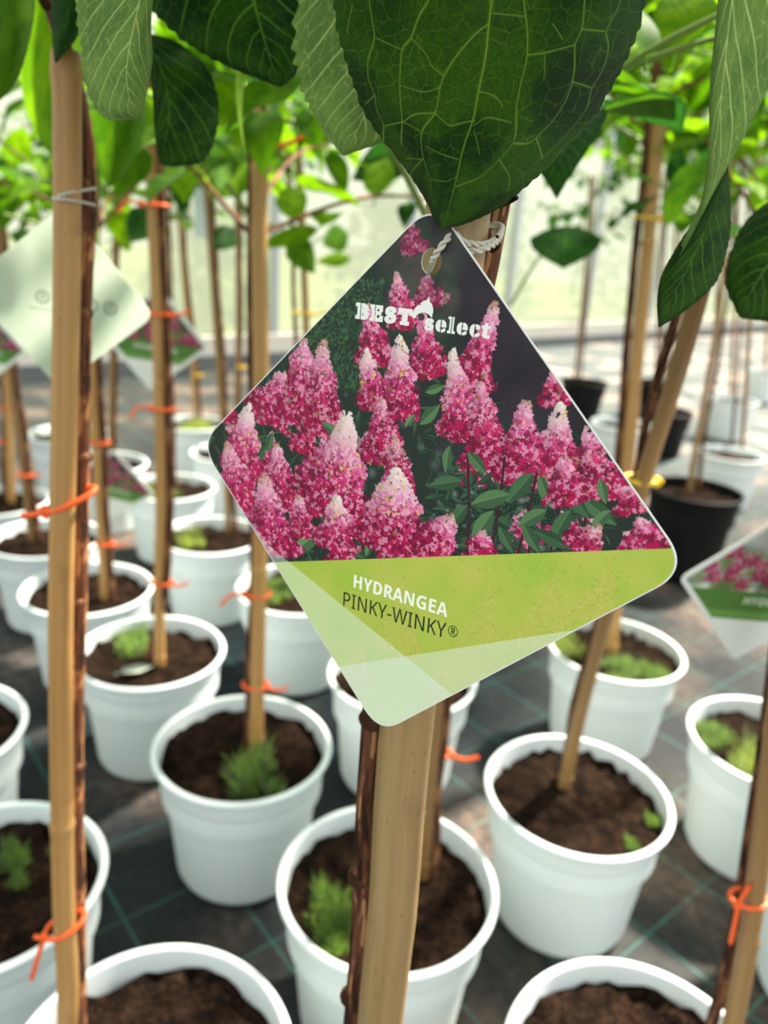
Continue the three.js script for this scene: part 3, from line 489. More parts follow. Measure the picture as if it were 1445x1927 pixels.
// centre: thick stick and the tree tied to it
const SR = 0.222, st = (x, y, k = 0) => away(x, y, SR + k);
{
  const base = pots.zd.p.clone().setY(0.11);
  cane(base, [st(690, 2250), st(716, 1900), st(739, 1700), st(752, 1500), st(767, 1340), st(812, 900), st(848, 500), st(857, 430), st(868, 345, 0.004)], 'thick pale split-bamboo stick behind the big flower tag', { r: 0.0086, m: 0, square: 3.4, nodeGap: 2, off: 0.02, sides: 32 });
}
const centreTree = tree(pots.zd.p.clone().add(V(-0.02, 0.14, 0.01)), [st(640, 2250, 0.005), st(666, 1900, 0.005), st(680, 1750, 0.005), st(684, 1650, 0.005), st(695, 1500, 0.007), st(703, 1340, 0.01), st(770, 900, 0.018), st(890, 620, 0.02), st(918, 500, 0.012), st(926, 430, 0.008), st(938, 385, 0.01), st(950, 250, 0.03), st(965, 0, 0.05), st(985, -260, 0.05)], 'hydrangea tree with rough dark stem tied to the thick stick, large veined leaf in front', { r: 0.0054, wob: 0.0007, n: 0 });
{
  const o = centreTree, O = o.position;
  for (const [x, y] of [[703, 1352], [680, 1650], [664, 1875]]) { const g = new THREE.SphereGeometry(0.0048, 12, 9); g.scale(1.12, 0.9, 1.05); part('bud_node', g, barkM[0], o, st(x, y, 0.006).sub(O)); }
  branchTo(o, O, [st(938, 385, 0.004), st(955, 380, -0.002), st(972, 372, -0.006)], 0.0011, 0.0006, barkM[0], 'twig');
  branchTo(o, O, [st(926, 470, 0.006), st(938, 462, 0.0), st(935, 445, -0.004)], 0.001, 0.0005, barkM[0], 'twig');
  branchTo(o, O, [st(985, -260, 0.05), st(940, -380, 0.04), at(905, -430, 0.236)], 0.003, 0.0022, barkM[1]);
  branchTo(o, O, [st(985, -260, 0.05), st(1200, -330, 0.03), at(1440, -262, 0.27)], 0.003, 0.0022, barkM[1]);
  branchTo(o, O, [st(985, -260, 0.05), st(700, -400, 0.06), at(400, -382, 0.33)], 0.003, 0.0022, barkM[1]);
  // the big veined leaf in front
  wideLeaf(o, O, stations([[905, -430, 900, -432, 910, -428, 0.236, 0, 0], [912, -330, 740, -340, 1110, -345, 0.226, 0.016, 0.018], [922, -180, 640, -170, 1226, -190, 0.213, 0.026, 0.03], [925, 0, 627, 0, 1217, -5, 0.2, 0.03, 0.034], [917, 110, 652, 120, 1176, 118, 0.194, 0.026, 0.03], [895, 220, 691, 222, 1104, 238, 0.189, 0.02, 0.024], [868, 320, 765, 322, 1014, 330, 0.185, 0.012, 0.015], [848, 385, 806, 388, 938, 392, 0.183, 0.006, 0.008], [838, 412, 815, 412, 880, 420, 0.183, 0.003, 0.004], [830, 432, 829, 432, 832, 432, 0.183, 0, 0]]), L_big, { teeth: 34, tooth: 0.022, rows: 110, cols: 36 });
  // pale underside leaf hanging behind it
  wideLeaf(o, O, stations([[790, -260, 788, -260, 792, -260, 0.3, 0, 0], [770, -90, 600, -110, 900, -70, 0.28, 0.014, 0.014], [735, 80, 552, 98, 850, 110, 0.268, 0.014, 0.014], [702, 180, 578, 192, 790, 200, 0.262, 0.01, 0.01], [672, 245, 611, 252, 736, 258, 0.26, 0.006, 0.006], [648, 293, 644, 292, 652, 292, 0.26, 0, 0]]), L_under, { tooth: 0.05, teeth: 20 });
  // dark leaf at the top, left of the centre
  wideLeaf(o, O, stations([[400, -382, 398, -382, 402, -382, 0.33, 0, 0], [432, -200, 180, -190, 640, -210, 0.315, 0.02, 0.03], [470, -30, 262, -10, 668, -30, 0.3, 0.02, 0.03], [493, 60, 352, 82, 630, 66, 0.295, 0.016, 0.024], [513, 125, 450, 135, 574, 126, 0.293, 0.008, 0.012], [528, 164, 526, 164, 530, 164, 0.293, 0, 0]]), L_dark, { teeth: 24 });
}
// right: leaning cane at the bottom edge, twisted leaf above
const rcBase = onLevel(1345, 2110, 0.158).setY(0.11), RR = 0.5, rc = (x, y, k = 0) => away(x, y, RR + k);
cane(rcBase, [rc(1382, 1912), rc(1410, 1758), rc(1436, 1560), rc(1468, 1300), rc(1490, 1080), rc(1520, 800), rc(1560, 300)], 'bamboo cane leaning at the lower right picture edge', { r: 0.0066, m: 3, nodesAt: [rc(1404, 1765)], sides: 24 });
const rightTree = tree(rcBase.clone().add(V(-0.025, 0.02, 0.0)), [rc(1348, 1890, 0.006), rc(1384, 1740, 0.008), rc(1412, 1560, 0.012), rc(1450, 1300, 0.015), rc(1478, 1080, 0.015), rc(1508, 800, 0.01), rc(1545, 300, 0.0)], 'hydrangea tree with a thin stem beside the lower right cane', { r: 0.0042, wob: 0.0006, n: 0 });
{
  const o = rightTree, O = o.position;
  branchTo(o, O, [rc(1545, 300, 0), rc(1600, 320, -0.05), at(1600, 330, 0.36)], 0.003, 0.002, barkM[1]);
  wideLeaf(o, O, stations([[1600, 330, 1598, 328, 1602, 332, 0.36, 0, 0], [1525, 400, 1445, 380, 1600, 520, 0.345, 0.016, 0.016], [1455, 485, 1388, 440, 1545, 590, 0.335, 0.016, 0.018], [1414, 548, 1364, 530, 1472, 606, 0.332, 0.01, 0.01], [1394, 598, 1390, 596, 1398, 600, 0.332, 0, 0]]), L_dark);
  // pale underside of the twisted leaf and its dark lower half
  const c = centreTree, C = c.position;
  wideLeaf(c, C, stations([[1440, -262, 1438, -262, 1442, -262, 0.27, 0, 0], [1400, -90, 1352, -90, 1530, -60, 0.262, 0.006, 0.02], [1378, 0, 1356, 0, 1500, 30, 0.258, 0.006, 0.022], [1362, 140, 1336, 165, 1452, 150, 0.256, 0.006, 0.02], [1349, 250, 1334, 262, 1412, 235, 0.255, 0.005, 0.012], [1330, 360, 1319, 375, 1352, 345, 0.256, 0.003, 0.004], [1302, 440, 1282, 460, 1306, 432, 0.257, 0.002, 0], [1262, 510, 1258, 512, 1264, 505, 0.258, 0, 0]]), L_under, { tooth: 0.01 });
  wideLeaf(c, C, stations([[1368, 310, 1367, 309, 1370, 311, 0.27, 0, 0], [1348, 380, 1322, 392, 1374, 372, 0.265, 0, 0.01], [1320, 450, 1272, 466, 1374, 440, 0.26, 0, 0.014], [1286, 520, 1243, 522, 1351, 525, 0.257, 0.003, 0.014], [1262, 566, 1236, 566, 1306, 572, 0.256, 0.002, 0.008], [1240, 616, 1238, 615, 1242, 616, 0.256, 0, 0]]), L_dark, { tooth: 0.03 });
}

// the crowns of the three foreground plants spread above the picture and shade what hangs below them
seed = 99;
for (const [o, p, n] of [[centreTree, st(985, -260, 0.05).add(V(-0.03, 0.1, -0.02)), 6], [leftTree, lc(80, -60, 0.02).add(V(-0.04, 0.12, 0.02)), 5], [rightTree, rc(1545, 300, 0).add(V(0, 0.3, 0)), 5]]) {
  if (o === rightTree) branchTo(o, o.position, [rc(1545, 300, 0), rc(1545, 300, 0).add(V(0, 0.15, 0)), p], 0.0035, 0.003, barkM[1]);
  else branchTo(o, o.position, [o === centreTree ? st(985, -260, 0.05) : lc(80, -60, 0.02), p.clone().add(V(0, -0.05, 0)), p], 0.004, 0.003, barkM[1]);
  crown(o, o.position, p, { n, len: 0.22, size: 1.15, up: 0.5, drop: 0.03, pairs: 4, mats: [L_deep, L_mid, L_fresh], avoid: (q) => projY(q) > -60 });
}

// ties of the foreground canes, the twine of the big tag and of the left cane
tie(lc(134, 940, 0.002), V(0, 1, 0), 0.0128, 0.0095, 'orange tie round the left foreground cane, upper of its two', { t: 0.0017, tilt: 0.006, yaw: 0.3, knot: [-1, 0.35], tails: [[V(-0.006, -0.001, 0.002), V(-0.012, -0.002, 0.003)], [V(-0.004, 0.0, -0.002), V(-0.008, -0.004, -0.004)]] });
tie(lc(122, 1740, 0.002), V(0, 1, 0), 0.0125, 0.0095, 'orange tie with a long drooping end, low on the left foreground cane', { t: 0.0017, tilt: 0.005, yaw: 0.3, knot: [-1, 0.35], tails: [[V(-0.004, -0.012, 0.002), V(-0.008, -0.026, 0.002), V(-0.012, -0.038, 0.0)], [V(-0.003, 0.002, 0.002), V(-0.006, 0.003, 0.002)]] });
tie(rc(1408, 1690, 0.0), V(0.1, 1, 0), 0.012, 0.009, 'red-orange tie on the lower right leaning cane', { t: 0.0016, tilt: 0.002, knot: [-0.8, 0.7], tails: [[V(0.0, -0.014, 0.002), V(0.001, -0.032, 0.002)], [V(0.002, 0.01, 0.0), V(0.004, 0.018, 0.0)]] });
function twine(pts, r, label, category = 'twine') {
  const o = thing('twine', label, category, pts[0]), c = new THREE.CatmullRomCurve3(pts.map((p) => p.clone().sub(pts[0]))), L = c.getLength(), n = Math.ceil(L / 0.0007), F = c.computeFrenetFrames(n);
  for (const ph of [0, Math.PI]) { const q = []; for (let i = 0; i <= n; i++) { const a = ph + i * 0.0007 / 0.004 * 6.283 * 0.8; q.push(c.getPointAt(i / n).addScaledVector(F.normals[i], Math.cos(a) * r * 0.55).addScaledVector(F.binormals[i], Math.sin(a) * r * 0.55)); } part('strand', tube(q, r * 0.62, n, 6), twineM, o); }
  return o;
}
twine([at(806, 512, 0.206), at(812, 497, 0.2), at(818, 482, 0.1925), at(835, 458, 0.190), at(852, 441, 0.1905), at(872, 455, 0.1965), at(905, 460, 0.199), at(930, 452, 0.204), at(944, 428, 0.214), at(915, 425, 0.228), at(850, 448, 0.228), at(834, 466, 0.215), at(860, 468, 0.2), at(895, 472, 0.1985), at(922, 464, 0.2), at(942, 440, 0.211), at(930, 436, 0.222)], 0.00085, 'white twine knotted through the hole of the big flower tag');
twine([lc(102, 372, 0.002), lc(118, 366, -0.009), lc(148, 360, -0.004), lc(178, 355, 0.008), lc(170, 357, 0.02), lc(110, 370, 0.012), lc(103, 373, -0.004), lc(120, 375, -0.009), lc(150, 380, -0.004), lc(177, 386, 0.008), lc(165, 385, 0.02), lc(108, 376, 0.012)], 0.0008, 'pale twine looped round the left foreground cane and stem');

// ---------------------------------------------------------------- plant tags
function tagShape(h, rad, hole) {                                    // diamond, half diagonal h, rounded corners
  const s = new THREE.Shape(), c = [[0, h], [h, 0], [0, -h], [-h, 0]], k = rad / (h * 1.4142);
  c.forEach((p, i) => { const a = c[(i + 3) % 4], b = c[(i + 1) % 4], x0 = p[0] + (a[0] - p[0]) * k, y0 = p[1] + (a[1] - p[1]) * k; i ? s.lineTo(x0, y0) : s.moveTo(x0, y0); s.quadraticCurveTo(p[0], p[1], p[0] + (b[0] - p[0]) * k, p[1] + (b[1] - p[1]) * k); });
  s.closePath();
  if (hole) { const q = new THREE.Path(); q.absellipse(hole[0], hole[1], hole[2], hole[3], 0, Math.PI * 2, true); s.holes.push(q); }
  return s;
}
const cardM = PM({ color: new THREE.Color(0.9, 0.9, 0.87), roughness: 0.45, transmission: 0.12 });
function plantTag(center, ex, ey, h, front, label, { rad = 0.012, hole, back, thick = 0.0005, group, card: cm = cardM } = {}) {
  const z = ex.clone().cross(ey).normalize(), o = thing('plant_tag', label, 'plant tag', center, group);
  basis.makeBasis(ex, ey, z); o.quaternion.setFromRotationMatrix(basis);
  const shape = tagShape(h, rad, hole), card = new THREE.ExtrudeGeometry(shape, { depth: thick, bevelEnabled: false, curveSegments: 20 }); card.translate(0, 0, -thick);
  part('card', card, cm, o);
  const faces = [[front, 1, 'printed_front'], [back, -1, 'printed_back']];
  for (const [m, sgn, nm] of faces) if (m) {
    const g = new THREE.ShapeGeometry(tagShape(h * 0.994, rad, hole), 20), u = g.attributes.uv, p = g.attributes.position;
    for (let i = 0; i < u.count; i++) u.setXY(i, 0.5 + sgn * p.getX(i) / h / 2, 0.5 + p.getY(i) / h / 2);
    if (sgn < 0) { g.setIndex(Array.from(g.index.array).reverse()); g.computeVertexNormals(); }
    part(nm, g, m, o, V(0, 0, sgn > 0 ? 0.00006 : -thick - 0.00006));
  }
  return o;
}
// flower heads printed on tags: [tip x, tip y, base x, base y, half width, kind]
const PAN = [[461,33,473,84,28,3],[499,116,510,167,40,3],[443,114,468,207,31,0],[392,174,417,278,42,1],[501,176,524,282,41,1],[632,144,600,287,39,0],[742,239,753,292,29,1],[395,248,421,354,41,2],[461,218,477,363,50,2],[216,317,176,418,68,1],[258,249,255,414,71,1],[594,315,608,349,30,0],[302,246,306,425,63,0],[563,226,604,377,46,2],[436,332,452,437,43,1],[622,274,652,414,51,1],[131,393,105,543,66,2],[761,286,776,405,44,2],[704,292,716,432,57,1],[470,394,488,499,45,4],[808,316,856,422,45,1],[778,369,804,443,43,1],[205,461,227,595,58,1],[74,481,116,622,67,0],[884,394,903,432,32,1],[368,368,346,576,101,2],[264,552,283,637,40,0],[359,530,361,644,54,2],[912,438,937,484,44,1],[479,451,489,614,93,2],[664,525,663,565,35,0],[855,466,830,518,44,4],[175,528,212,697,79,0],[604,511,557,600,61,0]];
const STEMS = [[614,394,642,569],[741,404,726,546],[787,420,782,530],[830,419,828,510],[682,389,681,521],[736,469,751,537]];
const LEAVES = [[579,391,578,430],[614,394,647,419],[611,446,562,464],[735,405,705,453],[745,407,769,447],[700,450,646,477],[767,461,730,494],[774,396,826,447],[805,452,787,502],[823,429,870,453],[627,486,601,527],[676,484,649,539],[730,494,759,529],[755,501,802,512],[518,365,546,332],[522,308,551,294],[354,416,317,402],[321,616,272,663],[385,632,423,638],[506,349,492,370],[442,594,434,629],[867,437,847,468],[842,390,856,422],[153,510,173,478],[180,482,191,447],[689,509,714,541]];
const rgb = (c, a = 1) => `rgba(${c.map((x) => Math.round(Math.max(0, Math.min(255, x)))).join(',')},${a})`;
function blob(g, x, y, rx, ry, c, a = 1, rot = 0) { g.fillStyle = rgb(c, a); g.beginPath(); g.ellipse(x, y, rx, ry, rot, 0, 6.284); g.fill(); }
function softBlob(g, x, y, r, c, a) { const q = g.createRadialGradient(x, y, 0, x, y, r); q.addColorStop(0, rgb(c, a)); q.addColorStop(1, rgb(c, 0)); g.fillStyle = q; g.fillRect(x - r, y - r, 2 * r, 2 * r); }
function leafShape(g, x0, y0, x1, y1, w, c, a = 1) {
  const dx = x1 - x0, dy = y1 - y0, nx = -dy * w, ny = dx * w;
  for (const s of [1, -1]) { g.fillStyle = rgb(s > 0 ? c : mixc(c, [20, 40, 30], 0.35), a); g.beginPath(); g.moveTo(x0, y0); g.quadraticCurveTo(x0 + dx * 0.4 + nx * s, y0 + dy * 0.4 + ny * s, x1, y1); g.closePath(); g.fill(); }
  g.strokeStyle = rgb(mixc(c, [190, 210, 170], 0.4), 0.6 * a); g.lineWidth = 1; g.beginPath(); g.moveTo(x0, y0); g.lineTo(x1, y1); g.stroke();
}
function panicle(g, [tx, ty, bx, by, w, kind], dens = 1) {
  const L = Math.hypot(bx - tx, by - ty), ux = (bx - tx) / L, uy = (by - ty) / L, ph = rr(0, 50), half = (t, sg = 1) => w * (0.72 + 0.6 * vnoise(t * 7 + ph, sg * 3, 0, 90)) * (0.08 + 0.97 * Math.pow(t, 0.95)) * (t > 0.86 ? Math.sqrt(Math.max(0, 1 - ((t - 0.86) / 0.16) ** 2)) * 0.9 + 0.1 : 1);
  const tone = (t, q) => {
    const deep = [186, 16, 80], pink = [228, 76, 138], pale = [250, 176, 206], white = [250, 240, 226], tan = [196, 150, 128];
    const cut = { 0: 0.16, 1: 0.06, 2: 0.3, 3: 0.0, 4: 0.1 }[kind]; let c;
    if (t < cut) c = mixc(kind === 2 ? white : tan, pale, Math.pow(t / cut, 1.4) * 0.85); else { const k = (t - cut) / (1 - cut); c = mixc(mixc(pale, pink, Math.min(1, k * 2.4)), deep, sm(0.2, 0.85, k) * 0.95); }
    if (kind === 4 && t < 0.7) c = mixc(c, tan, 0.7 - t); if (kind === 3) c = mixc(c, [112, 60, 84], 0.4);
    c = mixc(c, q < 0.3 ? [112, 18, 52] : q > 0.72 ? [255, 214, 228] : c, q < 0.3 ? 0.75 * sm(cut * 0.7, cut + 0.35, t) : 0.6);
    if (q > 0.48 && q < 0.53 && kind === 2 && t < 0.6) c = [230, 196, 110]; else if (q > 0.5 && q < 0.52) c = [150, 110, 80]; return c;
  };
  for (let i = 0; i < 26; i++) { const t = rr(0.24, 0.95), s = rr(-0.75, 0.75) * half(t); blob(g, tx + ux * t * L - uy * s, ty + uy * t * L + ux * s, w * 0.2, w * 0.16, mixc(tone(t, 0.5 > rnd() ? 0.1 : 0.4), rnd() < 0.4 ? [58, 50, 44] : [84, 14, 44], 0.75 * sm(0, 0.4, t)), kind === 3 ? 0.5 : 0.9); }
  const n = Math.round(dens * L * w * 0.1);
  for (let i = 0; i < n; i++) {
    const t = Math.pow(rnd(), 0.72), hw = half(t), sgn = rnd() < 0.5 ? -1 : 1, s = sgn * rnd() * half(t, sgn), x = tx + ux * t * L - uy * s, y = ty + uy * t * L + ux * s, r = rr(2.4, 5.6) * (0.6 + 0.4 * t), a0 = rnd() * 6, q = rnd(), c = tone(t, q);
    const side = 1 - 0.15 * sm(-0.2, 1, s / hw);
    for (let p = 0; p < 4; p++) { const a = a0 + p * 1.571; blob(g, x + Math.cos(a) * r * 0.62, y + Math.sin(a) * r * 0.62, r * 0.72, r * 0.45, c.map((v) => v * side * rr(0.9, 1.06)), kind === 3 ? 0.5 : 0.96, a); }
  }
}
// a fat stencil lettering: heavy strokes, then thin upright cuts
function stencil(g, text, x, y, size, width) {
  const c = document.createElement('canvas'); c.width = 900; c.height = 240; const q = c.getContext('2d');
  q.font = 'bold 150px serif'; q.fillStyle = q.strokeStyle = '#f4f4f0'; q.lineJoin = 'miter'; q.miterLimit = 3;
  let cx = 20; const cuts = [];
  for (const ch of text) { const w = q.measureText(ch).width; q.lineWidth = text === 'BEST' ? 22 : 13; q.strokeText(ch, cx, 170); q.fillText(ch, cx, 170); if ('BEecl'.includes(ch)) cuts.push(cx + w * (ch === 'B' || ch === 'E' ? 0.36 : 0.5)); cx += w + (text === 'BEST' ? 22 : 14); }
  q.globalCompositeOperation = 'destination-out'; for (const k of cuts) q.fillRect(k - 3, 40, 6, 160);
  g.drawImage(c, 10, 40, cx - 8, 150, x, y - size * 130 / 150 * 1.0, width, size);
}
const S = 1.536;
seed = 4242;
const printMap = canvasTex(1536, 1536, (g) => {
  g.scale(S, S);
  g.fillStyle = '#26332c'; g.fillRect(0, 0, 1000, 1000);
  // dim garden behind: plum-dark at the right, conifer at the left
  g.fillStyle = '#2c252d'; g.beginPath(); g.moveTo(470, 0); g.lineTo(560, 120); g.lineTo(600, 260); g.lineTo(680, 330); g.lineTo(760, 300); g.lineTo(900, 430); g.lineTo(1000, 430); g.lineTo(1000, 0); g.fill();
  for (let i = 0; i < 90; i++) softBlob(g, rr(560, 900), rr(60, 420), rr(20, 70), rnd() < 0.4 ? [62, 54, 70] : [34, 27, 34], 0.35);
  for (let i = 0; i < 60; i++) softBlob(g, rr(420, 560), rr(40, 210), rr(12, 36), rnd() < 0.6 ? [66, 84, 68] : [110, 74, 84], 0.4);
  for (let i = 0; i < 1500; i++) { const x = rr(230, 420), y = rr(130, 330); blob(g, x, y, rr(2, 6), rr(1, 3), rnd() < 0.5 ? [40, 78, 44] : [74, 112, 70], 0.6, rr(0, 3)); }
  for (let i = 0; i < 900; i++) { const x = rr(20, 960), y = rr(230, 700), a = rr(0, 6.28), l = rr(14, 34); if (x > 560 && y < 330 && x - 560 > (y - 180) * 0.9) continue; leafShape(g, x, y, x + Math.cos(a) * l, y + Math.sin(a) * l, 0.3, mixc([20, 42, 32], [66, 98, 70], rnd()), 0.9); }
  for (let i = 0; i < 80; i++) softBlob(g, rr(120, 780), rr(330, 640), rr(6, 16), [150, 160, 175], 0.35);
  for (let i = 0; i < 34; i++) panicle(g, [...(() => { const x = rr(40, 900), y = rr(330, 600); return [x, y, x + rr(-14, 14), y + rr(60, 110)]; })(), rr(24, 44), 1], 0.7);
  // clear the leafy patch at the right, then the stems and leaves in it
  for (let i = 0; i < 260; i++) { const x = rr(560, 860), y = rr(425, 560), a = rr(0, 6.28), l = rr(18, 40); leafShape(g, x, y, x + Math.cos(a) * l, y + Math.sin(a) * l, 0.3, mixc([18, 40, 32], [60, 94, 66], rnd()), 0.95); }
  for (let i = 0; i < 40; i++) softBlob(g, rr(560, 800), rr(450, 550), rr(4, 10), [190, 180, 190], 0.5);
  PAN.filter((p) => p[3] < 440).forEach((p) => panicle(g, p));
  for (const [a, b, c, d] of STEMS) { g.strokeStyle = '#40202c'; g.lineWidth = 4.5; g.beginPath(); g.moveTo(a, b); g.quadraticCurveTo((a + c) / 2 + 4, (b + d) / 2, c, d + 40); g.stroke(); }
  for (const [a, b, c, d] of LEAVES) leafShape(g, a, b, a + (c - a) * 1.25, b + (d - b) * 1.25, 0.4, mixc([54, 92, 62], [104, 142, 92], rnd()));
  PAN.filter((p) => p[3] >= 440).forEach((p) => panicle(g, p));
  // dark corner at the top right stays clear of flowers
  // green band with the tinted photo below the flowers
  const band = () => { g.beginPath(); g.moveTo(150, 730); g.lineTo(192, 717); g.lineTo(1013, 459); g.lineTo(1013, 1000); g.lineTo(150, 1000); g.closePath(); };
  g.save(); band(); g.clip();
  g.fillStyle = '#b4c452'; g.fillRect(0, 400, 1000, 600);
  for (let i = 0; i < 300; i++) softBlob(g, rr(180, 1000), rr(460, 1000), rr(16, 60), rnd() < 0.45 ? [150, 196, 62] : [204, 200, 98], 0.32);
  for (const [x, y, l, w] of [[250, 740, 80, 34], [520, 660, 150, 60], [690, 600, 190, 64], [620, 780, 150, 50], [800, 560, 150, 60], [880, 520, 110, 50], [440, 800, 130, 40]]) for (let i = 0; i < 1200; i++) { const t = Math.sqrt(rnd()), s = rr(-1, 1) * w * t; blob(g, x + s, y + t * l, rr(1.5, 4), rr(1, 3), rnd() < 0.5 ? [208, 200, 104] : [182, 186, 84], 0.34, rr(0, 3)); }
  for (let i = 0; i < 2500; i++) blob(g, rr(180, 1000), rr(460, 960), rr(1, 5), rr(1, 3), [[110, 150, 50], [190, 190, 100], [150, 180, 80]][Math.floor(rnd() * 3)], 0.15, rr(0, 3));
  g.restore();
  const pale = (pts) => { g.fillStyle = 'rgba(228,242,232,0.52)'; g.beginPath(); pts.forEach(([x, y], i) => (i ? g.lineTo(x, y) : g.moveTo(x, y))); g.closePath(); g.fill(); };
  pale([[150, 641], [197, 678], [655, 857], [560, 1000], [0, 1000], [0, 600]]);
  pale([[300, 936], [344, 913], [900, 623], [960, 592], [1000, 1000], [200, 1000]]);
  g.fillStyle = '#fbfdf4'; g.font = 'bold 37px sans-serif'; g.save(); g.translate(407, 707); g.rotate(-0.012); g.scale(208 / g.measureText('HYDRANGEA').width, 1); g.fillText('HYDRANGEA', 0, 0); g.restore();
  g.fillStyle = '#2a301c'; g.font = '42px sans-serif'; g.save(); g.translate(386, 753); g.rotate(-0.03); const wk = g.measureText('PINKY-WINKY').width; g.scale(231 / wk, 1); g.fillText('PINKY-WINKY', 0, 0); g.font = '30px sans-serif'; g.fillText('®', wk + 3, -8); g.restore();
  stencil(g, 'BEST', 366, 199, 33, 120); stencil(g, 'select', 505, 203, 32, 126);
  // curled emblem between the two words
  g.fillStyle = '#f4f4f0';
  g.beginPath(); g.moveTo(481, 186); g.quadraticCurveTo(484, 160, 506, 164); g.quadraticCurveTo(522, 170, 520, 184); g.quadraticCurveTo(510, 174, 499, 177); g.quadraticCurveTo(490, 180, 488, 188); g.fill();
  g.beginPath(); g.moveTo(494, 163); g.quadraticCurveTo(506, 150, 517, 161); g.quadraticCurveTo(524, 172, 519, 180); g.quadraticCurveTo(514, 164, 494, 163); g.fill();
  g.beginPath(); g.moveTo(505, 157); g.lineTo(511, 149); g.lineTo(513, 158); g.fill();
  g.fillStyle = '#3c3a40'; g.beginPath(); g.arc(500, 184, 6, 0, 6.3); g.fill();
});
const printM = PM({ map: printMap, roughness: 0.5, specularIntensity: 0.4, clearcoat: 0.05, clearcoatRoughness: 0.3 }); printM.name = 'printed tag';
plantTag(V(0.0051, 0.7133, -0.2026), V(0.8625, -0.0059, 0.506).normalize(), V(0.0242, 0.9993, -0.0297).normalize(), 0.0766, printM, 'large diamond tag printed with pink flowers, a green band and white and black lettering', { rad: 0.009, hole: [0.0012, 0.0622, 0.0029, 0.0033], thick: 0.00045 });

const smallMap = (grey) => canvasTex(512, 512, (g) => {
  g.scale(0.512, 0.512); g.fillStyle = '#e4ece6'; g.fillRect(0, 0, 1000, 1000);
  const m = grey ? 40 : 55, b0 = grey ? 545 : 520; g.save(); g.beginPath(); g.moveTo(500, m); g.lineTo(1000 - m, 500); g.lineTo(500, 1000 - m); g.lineTo(m, 500); g.clip();
  g.fillStyle = grey ? '#b9c2c4' : '#3a4038'; g.fillRect(0, 0, 1000, 520);
  for (let i = 0; i < 120; i++) softBlob(g, rr(40, 960), rr(300, 560), rr(30, 70), rnd() < 0.5 ? [70, 92, 50] : [118, 130, 70], 0.6);
  for (let i = 0; i < 40; i++) { const x = rr(140, 880), y = rr(grey ? 300 : 140, 540); panicle(g, [x, y - 60, x + rr(-10, 10), y + 40, rr(34, 60), rnd() < 0.6 ? 1 : 0], 0.3); }
  g.fillStyle = '#4f7f36'; g.fillRect(0, b0, 1000, 180); g.fillStyle = '#6a9a4a'; g.fillRect(0, b0 + 125, 1000, 46);
  g.fillStyle = '#e9efe9'; g.fillRect(0, b0 + 180, 1000, 400); g.fillStyle = 'rgba(240,246,236,0.85)'; g.font = 'bold 66px sans-serif'; g.fillText('HYDRANGEA', grey ? 400 : 310, b0 + 80);
  g.restore();
});
const darkPrint = PM({ map: smallMap(false), roughness: 0.45 }), greyPrint = PM({ map: smallMap(true), roughness: 0.45 });
const backMap = canvasTex(512, 512, (g) => {
  g.scale(0.512, 0.512); g.fillStyle = '#d5e0d4'; g.fillRect(0, 0, 1000, 1000); g.fillStyle = 'rgba(190,206,196,0.6)'; g.beginPath(); g.moveTo(640, 1000); g.lineTo(1000, 380); g.lineTo(1000, 1000); g.fill();
  g.strokeStyle = g.fillStyle = 'rgba(80,96,90,0.75)'; g.lineWidth = 5;
  for (const x of [400, 520, 660, 760]) { g.beginPath(); g.arc(x, 500, 36, 0, 6.3); g.stroke(); g.beginPath(); g.arc(x, 500, 26, 0, 6.3); g.stroke(); g.beginPath(); g.ellipse(x, 498, 6, 15, 0, 0, 6.3); g.fill(); }
  g.lineWidth = 8; g.strokeStyle = 'rgba(80,96,90,0.5)'; g.beginPath(); g.moveTo(330, 568); g.lineTo(450, 568); g.stroke(); g.save(); g.translate(140, 600); g.rotate(0.785); g.fillStyle = 'rgba(70,80,80,0.7)'; g.fillRect(20, 40, 170, 16); g.restore();
});
const backM = PM({ map: backMap, roughness: 0.95, transmission: 0.85 });
const hang = (yaw, lean = 0) => { const ex = V(Math.cos(yaw), 0, -Math.sin(yaw)), ey = V(0, 1, 0).applyAxisAngle(ex, lean); return [ex, ey]; };
const aTag = (x, y, d, h, yaw, lean, roll, m, label, o) => { const [ex, ey] = hang(yaw, lean), z = ex.clone().cross(ey); ex.applyAxisAngle(z, roll); ey.applyAxisAngle(z, roll); return plantTag(at(x, y, d), ex, ey, h, m, label, o); };
aTag(116, 565, 0.5, 0.0585, 0.15, 0.06, -0.12, backM, 'pale blank back of a diamond tag behind the left foreground cane', { rad: 0.009, thick: 0.0004, card: PM({ color: new THREE.Color(0.92, 0.94, 0.9), roughness: 0.95, transmission: 0.95 }) });
aTag(292, 640, 1.09, 0.076, 0.2, 0.1, -0.12, darkPrint, 'blurred pink flower tag on the cane with the orange bow, behind the blank tag', { rad: 0.008 });
aTag(-30, 650, 1.4, 0.076, 0.1, 0.1, -0.1, darkPrint, 'small flower tag with green band cut by the left picture edge', { rad: 0.008 });
aTag(212, 912, 1.42, 0.08, -0.05, 0.3, -0.2, darkPrint, 'small flower tag leaning before a white pot, right of the left dark stem', { rad: 0.008 });
aTag(1444, 1103, 0.5, 0.0615, 0.1, 0.15, -0.07, greyPrint, 'flower tag with white border and green band cut by the right picture edge', { rad: 0.006 });
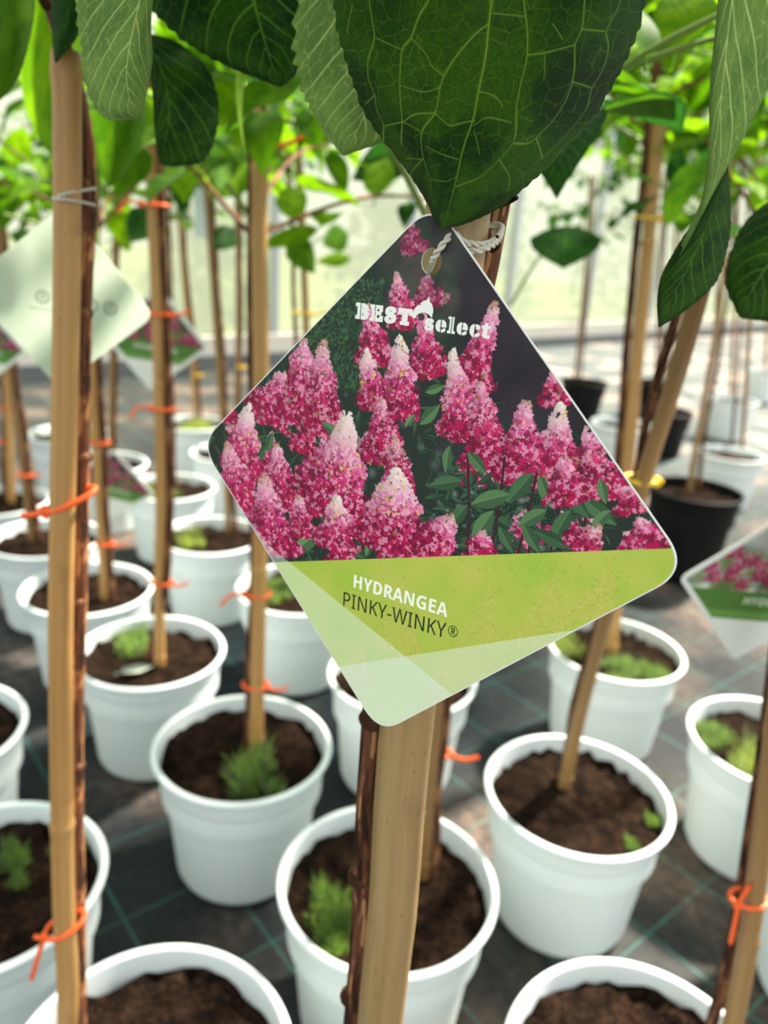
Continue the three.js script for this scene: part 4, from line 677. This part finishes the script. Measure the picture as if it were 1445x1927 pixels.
// narrow strip labels hanging farther back
const stripM = PM({ color: new THREE.Color(0.62, 0.72, 0.74), roughness: 0.5 }), capM = SM({ color: new THREE.Color(0.1, 0.11, 0.13), roughness: 0.6 });
for (const [x, y, d, w, h, yaw, roll, label] of [[381, 398, 1.95, 0.04, 0.125, 0.2, 0, 'pale blue strip label with dark top hanging among the stems at left'], [1388, 322, 1.9, 0.055, 0.095, -0.6, -0.25, 'pale strip label hanging beside the twisted leaf at upper right']]) {
  const o = thing('strip_label', label, 'label', at(x, y, d)); o.rotation.set(0, yaw, roll);
  part('strip', new RoundedBoxGeometry(w, h, 0.0012, 2, 0.0005), stripM, o); part('header', new RoundedBoxGeometry(w * 1.04, 0.014, 0.003, 2, 0.001), capM, o, V(0, h / 2, 0));
}
// fallen leaf on the soil
{
  const p = onLevel(246, 1270, 0.168), o = thing('fallen_leaf', 'pale grey-green fallen leaf lying on the soil of a white pot', 'leaf', p), m = PM({ color: new THREE.Color(0.36, 0.4, 0.33), bumpMap: leafBump, bumpScale: 0.0004, roughness: 0.9 });
  const g = leafGeo(0.05, 0.022, 0.05, 0.15, 0.1, 1); const b = part('blade', g, m, o); b.rotation.y = 2.2; b.position.set(-0.02, 0.004, 0.008);
}

// ---------------------------------------------------------------- shrubs outside the wall
{
  const outLeaf = LM(leafFresh, { transmission: 0.5, color: new THREE.Color(0.9, 0.95, 0.7) });
  for (const [s, out, h, w] of [[-2.2, 1.2, 1.9, 1.0], [-0.3, 1.5, 1.5, 0.9], [1.4, 1.3, 1.2, 1.0], [3.4, 1.5, 1.3, 1.1], [5.2, 1.8, 1.7, 1.2], [7.6, 1.8, 2.0, 1.3], [9.8, 2, 1.8, 1.3]]) {
    const p = onWall(s, out, -0.05), o = thing('shrub', 'green shrub outdoors, seen blurred through the translucent wall', 'shrub', p, 'shrubs behind the translucent wall'), gs = [];
    for (let i = 0; i < 420; i++) { const g = leafKinds[i % 8].clone(), a = rr(0, 6.28), q = Math.sqrt(rnd()) * w * 0.5, y = rr(0.1, 1) * h, k = Math.sqrt(Math.max(0.05, 1 - (y / h) ** 2)); g.scale(1.8, 1.8, 1.8); g.rotateX(rr(-0.6, 1)); g.rotateY(rr(0, 6.28)); g.translate(Math.cos(a) * q * k, y, Math.sin(a) * q * k); gs.push(g); }
    const f = part('foliage', mergeGeometries(gs), outLeaf, o); f.userData.kind = 'stuff';
    part('stem', sweep([V(0, 0, 0), V(0.02, h * 0.4, 0.01), V(-0.01, h * 0.85, 0)], (t) => 0.022 * (1.1 - t * 0.7), { rows: 8, sides: 7 }), barkM[1], o);
  }
}
renderer.render(scene, camera);
